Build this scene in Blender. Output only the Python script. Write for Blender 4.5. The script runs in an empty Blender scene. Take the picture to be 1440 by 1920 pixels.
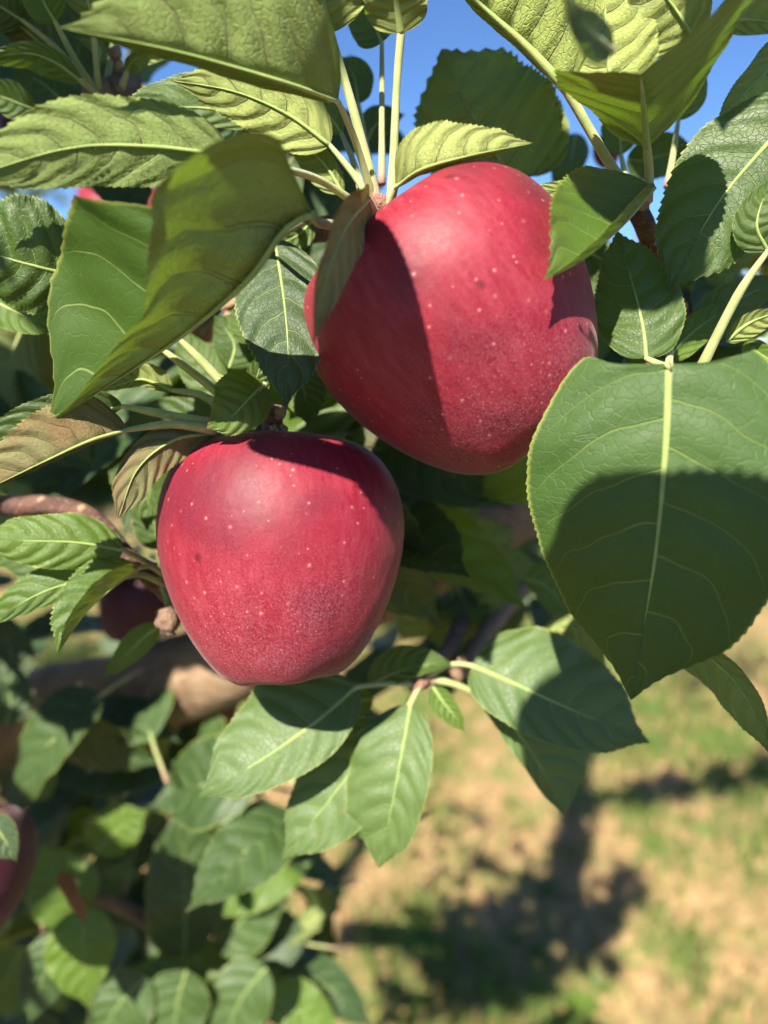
import bpy, math, random
import numpy as np
from mathutils import Vector, Matrix

# ---------------------------------------------------------------- camera, sky, sun, exposure
SC = bpy.context.scene
COL = SC.collection
FPX = 1323.0                      # focal length in pixels of the 1440 x 1920 photograph
CAMZ = 2.40
PITCH = math.radians(14.0)
CAM = np.array((0.0, 0.0, CAMZ))
FWD = np.array((0.0, math.cos(PITCH), -math.sin(PITCH)))
UPV = np.array((0.0, math.sin(PITCH), math.cos(PITCH)))
RGT = np.array((1.0, 0.0, 0.0))

cd = bpy.data.cameras.new('camera')
cam = bpy.data.objects.new('camera', cd)
COL.objects.link(cam)
cam.location = CAM
cam.rotation_euler = (math.pi / 2 - PITCH, 0, 0)
cd.sensor_fit = 'VERTICAL'
cd.sensor_height = 36.0
cd.sensor_width = 27.0
cd.lens = 18.0 / (960.0 / FPX)
cd.clip_start = 0.01
cd.clip_end = 500.0
cd.dof.use_dof = True
cd.dof.focus_distance = 0.192
cd.dof.aperture_fstop = cd.lens / 4.3
SC.camera = cam

SUN_AZ = math.radians(21.5)       # to the left of straight behind the camera
SUN_EL = math.radians(46.0)
SUN = np.array((-math.sin(SUN_AZ) * math.cos(SUN_EL), -math.cos(SUN_AZ) * math.cos(SUN_EL), math.sin(SUN_EL)))

world = bpy.data.worlds.new('World')
SC.world = world
world.use_nodes = True
wn = world.node_tree
wn.nodes.clear()
sky = wn.nodes.new('ShaderNodeTexSky')
sky.sky_type = 'NISHITA'
sky.sun_disc = False
sky.sun_elevation = SUN_EL
sky.sun_rotation = math.atan2(SUN[0], SUN[1])
sky.air_density = 1.0
sky.dust_density = 0.0
sky.ozone_density = 10.0
sky.altitude = 2000
bg = wn.nodes.new('ShaderNodeBackground')
bg.inputs['Strength'].default_value = 0.082
wo = wn.nodes.new('ShaderNodeOutputWorld')
wn.links.new(sky.outputs[0], bg.inputs[0])
wn.links.new(bg.outputs[0], wo.inputs[0])

sd = bpy.data.lights.new('sun', 'SUN')
sd.energy = 5.0
sd.angle = math.radians(0.53)
sd.color = (1.0, 0.93, 0.80)
sun = bpy.data.objects.new('sun', sd)
COL.objects.link(sun)
sun.rotation_euler = Vector(SUN).to_track_quat('Z', 'Y').to_euler()

SC.view_settings.view_transform = 'Standard'
SC.view_settings.look = 'None'
SC.view_settings.gamma = 1.0
SC.view_settings.exposure = 1.28
SC.view_settings.use_curve_mapping = False
SC.render.engine = 'CYCLES'
SC.cycles.use_denoising = True
SC.cycles.max_bounces = 5
SC.cycles.diffuse_bounces = 3
SC.cycles.glossy_bounces = 2
SC.cycles.transmission_bounces = 3
SC.cycles.sample_clamp_indirect = 6.0
SC.cycles.adaptive_threshold = 0.02

random.seed(7)
RNG = np.random.default_rng(11)

def nrm(v):
    v = np.asarray(v, float)
    return v / (np.linalg.norm(v, axis=-1, keepdims=True) + 1e-12)

def P(px, py, d):
    """World point at pixel (px, py) of the photograph, d metres in front of the lens."""
    return CAM + RGT * ((px - 720.0) / FPX * d) + UPV * ((960.0 - py) / FPX * d) + FWD * d

def G(px, py, z=0.0):
    """Ground point under a pixel."""
    r = RGT * ((px - 720.0) / FPX) + UPV * ((960.0 - py) / FPX) + FWD
    return CAM + r * ((z - CAMZ) / r[2])

# ---------------------------------------------------------------- node helpers
class NT:
    def __init__(s, name):
        s.m = bpy.data.materials.new(name)
        s.m.use_nodes = True
        s.t = s.m.node_tree
        s.t.nodes.clear()
        s.out = s.t.nodes.new('ShaderNodeOutputMaterial')
    def n(s, typ, **kw):
        nd = s.t.nodes.new(typ)
        for k, v in kw.items():
            if k.startswith('i_'):
                nd.inputs[k[2:]].default_value = v
            else:
                setattr(nd, k, v)
        return nd
    def put(s, sock, v):
        if isinstance(v, bpy.types.NodeSocket):
            s.t.links.new(v, sock)
        elif v is not None:
            if isinstance(v, (tuple, list)) and len(v) == 3 and sock.type == 'RGBA':
                v = (*v, 1.0)
            sock.default_value = v
    def math(s, op, a, b=None, c=None, clamp=False):
        nd = s.n('ShaderNodeMath', operation=op, use_clamp=clamp)
        s.put(nd.inputs[0], a)
        if b is not None: s.put(nd.inputs[1], b)
        if c is not None: s.put(nd.inputs[2], c)
        return nd.outputs[0]
    def ss(s, x, lo, hi, a=0.0, b=1.0):
        nd = s.n('ShaderNodeMapRange', interpolation_type='SMOOTHSTEP')
        s.put(nd.inputs['Value'], x); nd.inputs['From Min'].default_value = lo; nd.inputs['From Max'].default_value = hi
        nd.inputs['To Min'].default_value = a; nd.inputs['To Max'].default_value = b
        return nd.outputs['Result']
    def mix(s, f, a, b, blend='MIX'):
        nd = s.n('ShaderNodeMix', data_type='RGBA', blend_type=blend)
        s.put(nd.inputs['Factor'], f); s.put(nd.inputs['A'], a); s.put(nd.inputs['B'], b)
        return nd.outputs['Result']
    def mixf(s, f, a, b):
        nd = s.n('ShaderNodeMix', data_type='FLOAT')
        s.put(nd.inputs['Factor'], f); s.put(nd.inputs['A'], a); s.put(nd.inputs['B'], b)
        return nd.outputs['Result']
    def noise(s, vec, scale, detail=3.0, rough=0.55, dist=0.0, dims='3D'):
        nd = s.n('ShaderNodeTexNoise', noise_dimensions=dims)
        s.put(nd.inputs['Vector'], vec)
        nd.inputs['Scale'].default_value = scale; nd.inputs['Detail'].default_value = detail
        nd.inputs['Roughness'].default_value = rough; nd.inputs['Distortion'].default_value = dist
        return nd.outputs['Fac']
    def voro(s, vec, scale, feature='F1', dims='3D', rnd=1.0):
        nd = s.n('ShaderNodeTexVoronoi', feature=feature, voronoi_dimensions=dims)
        s.put(nd.inputs['Vector'], vec)
        nd.inputs['Scale'].default_value = scale
        nd.inputs['Randomness'].default_value = rnd
        return nd
    def vmul(s, vec, k):
        nd = s.n('ShaderNodeVectorMath', operation='MULTIPLY')
        s.put(nd.inputs[0], vec); nd.inputs[1].default_value = k
        return nd.outputs[0]
    def bump(s, h, strength, dist, normal=None):
        nd = s.n('ShaderNodeBump')
        s.put(nd.inputs['Height'], h); s.put(nd.inputs['Strength'], strength); nd.inputs['Distance'].default_value = dist
        if normal is not None: s.put(nd.inputs['Normal'], normal)
        return nd.outputs[0]
    def bsdf(s, **kw):
        nd = s.n('ShaderNodeBsdfPrincipled')
        for k, v in kw.items():
            s.put(nd.inputs[k], v)
        return nd
    def finish(s, sh):
        s.t.links.new(sh, s.out.inputs['Surface'])
        return s.m

# ---------------------------------------------------------------- materials
def leaf_material(name, top_a, top_b, und_a, und_b, trans, rough=0.40, tw=0.30, vein_top=(0.24, 0.33, 0.08), red=0.0, relief=0.6, spec=0.72, lat_top=0.66):
    s = NT(name)
    uv = s.n('ShaderNodeTexCoord').outputs['UV']
    sep = s.n('ShaderNodeSeparateXYZ'); s.put(sep.inputs[0], uv)
    t = sep.outputs['X']
    side = s.math('MULTIPLY_ADD', sep.outputs['Y'], 2.0, -1.0)
    a = s.math('ABSOLUTE', side)
    info = s.n('ShaderNodeObjectInfo')
    rnd = info.outputs['Random']
    # seed the fine pattern by the object so that no two leaves match
    off = s.n('ShaderNodeCombineXYZ')
    s.put(off.inputs[0], s.math('MULTIPLY', rnd, 37.0)); s.put(off.inputs[1], s.math('MULTIPLY', rnd, 91.0))
    va = s.n('ShaderNodeVectorMath', operation='ADD')
    s.put(va.inputs[0], s.vmul(uv, (1.0, 0.62, 1.0))); s.put(va.inputs[1], off.outputs[0])
    q = va.outputs[0]
    wob = s.math('MULTIPLY_ADD', s.noise(q, 3.0, 2.0), 0.13, -0.065)
    odd = s.math('MULTIPLY', s.math('GREATER_THAN', side, 0.0), 0.42)
    sweep = s.math('MULTIPLY_ADD', s.math('POWER', a, 2.2), 0.17, s.math('MULTIPLY', a, 0.08))
    ph = s.math('MULTIPLY_ADD', s.math('ADD', s.math('SUBTRACT', t, sweep), wob), 6.6, odd)
    fr = s.math('ABSOLUTE', s.math('SUBTRACT', s.math('FRACT', ph), 0.5))          # 0.5 on a vein
    wid = s.math('MULTIPLY', s.math('MULTIPLY_ADD', a, -0.020, 0.036), s.mixf(s.n('ShaderNodeNewGeometry').outputs['Backfacing'], 1.0, 1.5))
    lat = s.math('DIVIDE', s.math('SUBTRACT', 0.5, fr), wid)
    lat = s.ss(lat, 0.25, 1.0, 1.0, 0.0)
    lat = s.math('MULTIPLY', lat, s.ss(a, 0.80, 0.98, 1.0, 0.0))
    near = s.ss(fr, 0.05, 0.5, 0.0, 1.0)                                          # broad trough round each vein
    wp = s.n('ShaderNodeTexNoise'); s.put(wp.inputs['Vector'], q); wp.inputs['Scale'].default_value = 26.0; wp.inputs['Detail'].default_value = 1.0
    qa = s.n('ShaderNodeVectorMath', operation='MULTIPLY_ADD'); s.put(qa.inputs[0], wp.outputs['Color']); qa.inputs[1].default_value = (.035, .035, 0); s.put(qa.inputs[2], q)
    net = s.voro(s.vmul(qa.outputs[0], (1.0, 0.8, 1.0)), 36.0, 'DISTANCE_TO_EDGE', '2D').outputs['Distance']
    netl = s.ss(net, 0.0, 0.10, 1.0, 0.0)
    fine = s.noise(q, 170.0, 1.0)
    big = s.noise(q, 2.4, 1.5)
    # geometry: which face of the blade this is
    back = s.n('ShaderNodeNewGeometry').outputs['Backfacing']
    # colours
    tone = s.math('ADD', s.math('MULTIPLY', big, 0.9), s.math('MULTIPLY_ADD', rnd, 0.7, -0.42), clamp=True)
    top = s.mix(tone, top_a, top_b)
    top = s.mix(s.math('MULTIPLY', lat, lat_top), top, vein_top)
    top = s.mix(s.math('MULTIPLY', netl, 0.04), top, vein_top)
    und = s.mix(tone, und_a, und_b)
    und = s.mix(s.math('MULTIPLY', s.ss(fine, 0.35, 0.75), 0.35), und, (0.33, 0.38, 0.20))
    und = s.mix(s.math('MULTIPLY', lat, 0.85), und, (0.46, 0.50, 0.20))
    und = s.mix(s.math('MULTIPLY', netl, 0.14), und, (0.36, 0.42, 0.19))
    if red:
        und = s.mix(s.math('MULTIPLY', s.ss(big, 0.3, 0.7), red), und, (0.27, 0.10, 0.05))
    edge = s.ss(a, 0.955, 1.0)
    top = s.mix(s.math('MULTIPLY', edge, 0.75), top, (0.28, 0.32, 0.07))
    und = s.mix(s.math('MULTIPLY', edge, 0.6), und, (0.36, 0.38, 0.10))
    colr = s.mix(back, top, und)
    blot = s.noise(q, 13.0, 2.5, 0.65)
    colr = s.mix(s.ss(blot, 0.70, 0.75, 0.0, 0.7), colr, (0.22, 0.13, 0.05))
    colr = s.mix(s.math('MULTIPLY', s.ss(t, 0.955, 1.0), s.ss(rnd, 0.45, 0.6, 0.0, 0.8)), colr, (0.24, 0.14, 0.05))
    # relief: veins sunk on the upper face and proud on the lower one, blade quilted between
    h = s.math('ADD', s.math('MULTIPLY', lat, s.mixf(back, 0.8, 1.5)), s.math('MULTIPLY', near, s.mixf(back, 0.5, 1.3)))
    h = s.math('ADD', h, s.math('MULTIPLY', netl, s.mixf(back, 0.10, 0.15)))
    h = s.math('MULTIPLY', h, s.mixf(back, -1.0, 1.0))
    h = s.math('ADD', h, s.math('MULTIPLY', blot, 0.35))
    h = s.math('ADD', h, s.math('MULTIPLY', fine, s.mixf(back, 0.12, 0.32)))
    nor = s.bump(h, s.mixf(back, relief, 0.95), 0.0013)
    rgh = s.math('ADD', s.mixf(back, rough, 0.82), s.math('MULTIPLY_ADD', s.noise(q, 9.0, 1.0), 0.24, -0.12))
    b = s.bsdf(**{'Base Color': colr, 'Roughness': rgh, 'Specular IOR Level': s.mixf(back, spec, 0.16),
                  'Sheen Weight': s.mixf(back, 0.0, 0.06), 'Sheen Roughness': 0.5, 'Sheen Tint': (0.9, 1.0, 0.6), 'Normal': nor})
    tr = s.n('ShaderNodeBsdfTranslucent')
    tc = s.mix(s.math('MULTIPLY', s.math('MAXIMUM', lat, s.math('MULTIPLY', netl, 0.4)), 0.6), trans, (0.34, 0.44, 0.06))
    s.put(tr.inputs['Color'], tc); s.put(tr.inputs['Normal'], nor)
    mx = s.n('ShaderNodeMixShader')
    mx.inputs[0].default_value = tw
    s.t.links.new(b.outputs[0], mx.inputs[1]); s.t.links.new(tr.outputs[0], mx.inputs[2])
    return s.finish(mx.outputs[0])

M = {}
M['leaf'] = leaf_material('leaf', (0.040, 0.082, 0.008), (0.082, 0.142, 0.013), (0.28, 0.37, 0.105), (0.39, 0.48, 0.150), (0.22, 0.40, 0.02), 0.50, 0.22)
M['leaf_fresh'] = leaf_material('leaf_fresh', (0.065, 0.128, 0.010), (0.115, 0.195, 0.018), (0.40, 0.47, 0.12), (0.50, 0.56, 0.18), (0.32, 0.50, 0.02), 0.48, 0.24)
M['leaf_soft'] = leaf_material('leaf_soft', (0.070, 0.125, 0.026), (0.110, 0.175, 0.040), (0.33, 0.39, 0.12), (0.42, 0.48, 0.16), (0.24, 0.36, 0.02), 0.56, 0.16, spec=0.75)
M['leaf_pale'] = leaf_material('leaf_pale', (0.06, 0.10, 0.03), (0.09, 0.14, 0.04), (0.36, 0.36, 0.15), (0.46, 0.42, 0.20), (0.3, 0.3, 0.06), 0.55, 0.2, red=0.35)  # underside lightened to make up for the shade cast on it
M['leaf_glow'] = leaf_material('leaf_glow', (0.040, 0.088, 0.010), (0.070, 0.130, 0.016), (0.29, 0.37, 0.11), (0.37, 0.45, 0.15), (0.24, 0.42, 0.03), 0.60, 0.24, relief=0.35, spec=0.40)
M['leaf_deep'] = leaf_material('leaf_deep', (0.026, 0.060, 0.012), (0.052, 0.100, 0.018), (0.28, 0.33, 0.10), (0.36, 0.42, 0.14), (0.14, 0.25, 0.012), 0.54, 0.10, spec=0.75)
M['leaf_blush'] = leaf_material('leaf_blush', (0.035, 0.085, 0.018), (0.06, 0.12, 0.03), (0.24, 0.23, 0.10), (0.30, 0.27, 0.13), (0.18, 0.22, 0.03), 0.5, 0.2, red=0.6)
M['leaf_smooth'] = leaf_material('leaf_smooth', (0.036, 0.085, 0.012), (0.062, 0.125, 0.016), (0.33, 0.39, 0.105), (0.44, 0.50, 0.155), (0.22, 0.34, 0.015), 0.62, 0.15, relief=0.55, spec=0.50, lat_top=0.50)

def stalk_material(name, ca, cb, tipc=None):
    s = NT(name)
    o = s.n('ShaderNodeTexCoord').outputs['Object']
    uv = s.n('ShaderNodeTexCoord').outputs['UV']
    sep = s.n('ShaderNodeSeparateXYZ'); s.put(sep.inputs[0], uv)
    n = s.noise(o, 180.0, 3.0)
    c = s.mix(s.ss(n, 0.3, 0.7), ca, cb)
    if tipc:
        c = s.mix(s.ss(sep.outputs['X'], 0.0, 0.22, 0.9, 0.0), c, tipc)
    fz = s.noise(o, 2600.0, 1.0)
    b = s.bsdf(**{'Base Color': c, 'Roughness': 0.62, 'Sheen Weight': 0.35, 'Normal': s.bump(fz, 0.5, 0.0002)})
    return s.finish(b.outputs[0])

M['petiole'] = stalk_material('petiole', (0.30, 0.36, 0.11), (0.42, 0.43, 0.17), (0.38, 0.20, 0.15))
M['midrib'] = stalk_material('midrib', (0.24, 0.34, 0.08), (0.34, 0.42, 0.11))
M['midrib_dry'] = stalk_material('midrib_dry', (0.36, 0.22, 0.10), (0.45, 0.28, 0.13))

def bark_material(name, ca, cb, cc, scale=30.0):
    s = NT(name)
    o = s.n('ShaderNodeTexCoord').outputs['Object']
    n1 = s.noise(o, scale, 6.0, 0.62, 0.4)
    n2 = s.noise(o, scale * 6, 4.0, 0.6)
    c = s.mix(s.ss(n1, 0.35, 0.66), ca, cb)
    c = s.mix(s.ss(n2, 0.55, 0.72), c, cc)
    vz = s.voro(o, scale * 5.0)
    spot = s.ss(vz.outputs['Distance'], 0.10, 0.2, 1.0, 0.0)
    c = s.mix(s.math('MULTIPLY', spot, 0.6), c, cc)
    h = s.math('ADD', s.math('MULTIPLY', n1, 1.0), s.math('MULTIPLY', n2, 0.5))
    b = s.bsdf(**{'Base Color': c, 'Roughness': 0.75, 'Normal': s.bump(h, 0.8, 0.004)})
    return s.finish(b.outputs[0])

M['bark'] = bark_material('bark', (0.17, 0.105, 0.06), (0.30, 0.20, 0.12), (0.40, 0.29, 0.18))
M['twig'] = bark_material('twig', (0.085, 0.038, 0.030), (0.17, 0.080, 0.055), (0.36, 0.25, 0.19), 110.0)
M['spur'] = bark_material('spur', (0.19, 0.11, 0.075), (0.30, 0.19, 0.12), (0.42, 0.30, 0.19), 140.0)
M['blush_spur'] = bark_material('blush_spur', (0.33, 0.12, 0.10), (0.42, 0.25, 0.16), (0.55, 0.42, 0.32), 260.0)
M['bud'] = bark_material('bud', (0.42, 0.25, 0.16), (0.55, 0.38, 0.22), (0.62, 0.50, 0.32), 300.0)
M['dry_leaf'] = leaf_material('dry_leaf', (0.45, 0.20, 0.07), (0.60, 0.30, 0.12), (0.50, 0.26, 0.11), (0.60, 0.33, 0.16), (0.5, 0.2, 0.04), 0.6, 0.2, (0.6, 0.4, 0.2))

def apple_material(name, base=(0.225, 0.006, 0.021), dark=(0.100, 0.005, 0.017), pale=(0.285, 0.024, 0.044), bloom=0.50):
    s = NT(name)
    o = s.n('ShaderNodeTexCoord').outputs['Object']      # metres, stem end along +Z
    sep = s.n('ShaderNodeSeparateXYZ'); s.put(sep.inputs[0], o)
    x, y, z = sep.outputs
    low = s.ss(z, 0.012, -0.034)                         # 1 towards the calyx end
    # streaks that run along the meridians
    dirn = s.n('ShaderNodeVectorMath', operation='NORMALIZE')
    flat = s.vmul(o, (1.0, 1.0, 0.0)); s.put(dirn.inputs[0], flat)
    st = s.n('ShaderNodeCombineXYZ')
    sd_ = s.n('ShaderNodeSeparateXYZ'); s.put(sd_.inputs[0], dirn.outputs[0])
    s.put(st.inputs[0], sd_.outputs[0]); s.put(st.inputs[1], sd_.outputs[1]); s.put(st.inputs[2], s.math('MULTIPLY', z, 7.0))
    streak = s.noise(st.outputs[0], 15.0, 4.0, 0.7)
    patch = s.noise(o, 42.0, 3.0, 0.5)
    c = s.mix(s.ss(streak, 0.34, 0.70), base, pale)
    c = s.mix(s.ss(patch, 0.42, 0.72, 0.0, 0.85), c, base)
    c = s.mix(s.ss(s.noise(o, 26.0, 2.0), 0.44, 0.72, 0.0, 0.85), c, dark)
    # waxy bloom: a thin dusty film, mottled, thicker towards the calyx end
    mot = s.noise(o, 1500.0, 2.0, 0.75)
    mot2 = s.noise(o, 1900.0, 1.5, 0.7)
    film = s.math('MULTIPLY', s.ss(mot, 0.36, 0.70), s.math('MULTIPLY_ADD', low, 0.72, 0.10))
    film = s.math('MULTIPLY', film, s.ss(s.noise(o, 55.0, 3.0), 0.25, 0.7, 0.35, 1.0))
    film = s.math('MULTIPLY', film, bloom)
    c = s.mix(film, c, (0.46, 0.20, 0.24))
    speck = s.math('MULTIPLY', s.ss(mot2, 0.66, 0.74), s.math('MULTIPLY_ADD', low, 0.28, 0.05))
    c = s.mix(speck, c, (0.62, 0.42, 0.42))
    # lenticels
    wv = s.n('ShaderNodeVectorMath', operation='ADD')
    v1 = s.voro(o, 300.0)
    cr = s.n('ShaderNodeSeparateColor'); s.put(cr.inputs[0], v1.outputs['Color'])
    rad = s.math('MULTIPLY_ADD', cr.outputs[0], 0.09, 0.06)
    d1 = s.math('DIVIDE', v1.outputs['Distance'], rad)
    keep = s.math('GREATER_THAN', cr.outputs[1], 0.3)
    dot = s.math('MULTIPLY', s.ss(d1, 0.45, 1.0, 1.0, 0.0), keep)
    halo = s.math('MULTIPLY', s.ss(d1, 0.8, 2.0, 1.0, 0.0), keep)
    c = s.mix(s.math('MULTIPLY', halo, 0.20), c, (0.58, 0.20, 0.18))
    c = s.mix(s.math('MULTIPLY', dot, 0.55), c, (0.62, 0.29, 0.26))
    v2 = s.voro(o, 620.0)
    dot2 = s.math('MULTIPLY', s.ss(v2.outputs['Distance'], 0.10, 0.17, 1.0, 0.0), s.ss(z, 0.0, -0.025, 0.02, 0.28))
    c = s.mix(dot2, c, (0.66, 0.42, 0.36))
    vs_ = s.voro(o, 75.0)
    cs_ = s.n('ShaderNodeSeparateColor'); s.put(cs_.inputs[0], vs_.outputs['Color'])
    pit = s.math('MULTIPLY', s.ss(vs_.outputs['Distance'], 0.07, 0.14, 1.0, 0.0), s.math('GREATER_THAN', cs_.outputs[0], 0.84))
    c = s.mix(s.math('MULTIPLY', pit, 0.7), c, (0.07, 0.006, 0.01))
    rr = s.n('ShaderNodeVectorMath', operation='LENGTH'); s.put(rr.inputs[0], flat)
    cav = s.math('MULTIPLY', s.ss(rr.outputs['Value'], 0.004, 0.015, 1.0, 0.0), s.ss(z, 0.0, 0.01))
    c = s.mix(s.math('MULTIPLY', cav, 0.75), c, (0.26, 0.21, 0.07))
    h = s.math('ADD', s.math('MULTIPLY', dot, 0.5), s.math('MULTIPLY', mot, 0.5))
    nor = s.bump(h, 0.22, 0.00035)
    nor = s.bump(pit, -0.6, 0.0008, nor)
    wav = s.noise(o, 75.0, 3.0)
    nor = s.bump(wav, 0.12, 0.006, nor)
    rgh = s.math('ADD', s.math('MULTIPLY_ADD', mot, 0.20, 0.45), s.math('MULTIPLY', film, 0.5))
    b = s.bsdf(**{'Base Color': c, 'Roughness': rgh, 'Specular IOR Level': 0.40, 'Normal': nor,
                  'Sheen Weight': 0.16, 'Sheen Roughness': 0.30, 'Sheen Tint': (1.0, 0.80, 0.84)})
    return s.finish(b.outputs[0])

M['apple'] = apple_material('apple')
M['apple_dark_shade'] = apple_material('apple_dark_shade', (0.055, 0.006, 0.016), (0.03, 0.003, 0.01), (0.08, 0.010, 0.025), 0.5)  # darker copy of the skin, with shade put into its colour

# ---------------------------------------------------------------- mesh helpers
def link(o, parent=None):
    COL.objects.link(o)
    if parent is not None:
        o.parent = parent
    return o

def mesh_obj(name, verts, faces, mat, parent=None, uvs=None, smooth=True):
    me = bpy.data.meshes.new(name)
    me.from_pydata([tuple(map(float, v)) for v in verts], [], faces)
    if uvs is not None:
        ul = me.uv_layers.new(name='UVMap')
        li = np.empty(len(me.loops), dtype=np.int32)
        me.loops.foreach_get('vertex_index', li)
        ul.data.foreach_set('uv', np.asarray(uvs, dtype=np.float32)[li].ravel())
    if smooth:
        me.polygons.foreach_set('use_smooth', [True] * len(me.polygons))
    for m in (mat if isinstance(mat, (list, tuple)) else [mat]):
        me.materials.append(m)
    me.update()
    o = bpy.data.objects.new(name, me)
    return link(o, parent)

def empty(name, loc, label=None, cat=None, group=None):
    o = bpy.data.objects.new(name, None)
    o.empty_display_size = 0.05
    o.location = tuple(map(float, loc))
    if label: o['label'] = label
    if cat: o['category'] = cat
    if group: o['group'] = group
    return link(o)

def spline(pts, n):
    """Points evenly spaced in arc length along a Catmull-Rom curve."""
    p = np.asarray(pts, float)
    if len(p) == 2:
        p = np.array([p[0], (p[0] + p[1]) / 2, p[1]])
    e = np.vstack([2 * p[0] - p[1], p, 2 * p[-1] - p[-2]])
    out = []
    for i in range(1, len(e) - 2):
        u = np.linspace(0, 1, 24, endpoint=False)[:, None]
        a, b, c, d = e[i - 1], e[i], e[i + 1], e[i + 2]
        out.append(0.5 * (2 * b + (c - a) * u + (2 * a - 5 * b + 4 * c - d) * u ** 2 + (3 * b - a - 3 * c + d) * u ** 3))
    out = np.vstack(out + [e[-2][None]])
    s = np.concatenate([[0], np.cumsum(np.linalg.norm(np.diff(out, axis=0), axis=1))])
    t = np.linspace(0, s[-1], n)
    return np.stack([np.interp(t, s, out[:, k]) for k in range(3)], 1)

def tube_data(pts, radii, n=None, seg=8, knob=0.0, seed=0, cap=True):
    n = n or max(6, 5 * (len(pts) - 1))
    c = spline(pts, n)
    r = np.interp(np.linspace(0, 1, n), np.linspace(0, 1, len(radii)), radii)
    T = nrm(np.gradient(c, axis=0))
    ref = np.array((0.31, 0.17, 0.93))
    A = nrm(np.cross(T, ref)); B = np.cross(T, A)
    rg = np.random.default_rng(seed)
    vs, uv, fs = [], [], []
    ph = rg.uniform(0, 6.28, 4)
    for i in range(n):
        for k in range(seg):
            an = 2 * math.pi * k / seg
            kr = 1.0
            if knob:
                kr += knob * (math.sin(3 * an + ph[0] + 0.9 * i) * 0.4 + math.sin(i * 1.7 + ph[1] + an) * 0.5 + rg.normal() * 0.25)
            vs.append(c[i] + (A[i] * math.cos(an) + B[i] * math.sin(an)) * r[i] * kr)
            uv.append((i / (n - 1), k / seg))
    for i in range(n - 1):
        for k in range(seg):
            k2 = (k + 1) % seg
            fs.append((i * seg + k, i * seg + k2, (i + 1) * seg + k2, (i + 1) * seg + k))
    if cap:
        b0 = len(vs); vs.append(c[0] - T[0] * r[0] * 0.3); uv.append((0, 0))
        b1 = len(vs); vs.append(c[-1] + T[-1] * r[-1] * 0.5); uv.append((1, 0))
        for k in range(seg):
            k2 = (k + 1) % seg
            fs.append((b0, k2, k))
            fs.append((b1, (n - 1) * seg + k, (n - 1) * seg + k2))
    return vs, fs, uv

def tube(name, pts, radii, mat, parent, **kw):
    vs, fs, uv = tube_data(pts, radii, **kw)
    return mesh_obj(name, vs, fs, mat, parent, uv)

def along(v, t):
    if isinstance(v, (tuple, list)) and len(v) == 1:
        v = v[0]
    if isinstance(v, (tuple, list)):
        return np.interp(t, np.linspace(0, 1, len(v)), v)
    return np.full_like(t, float(v))

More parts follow.
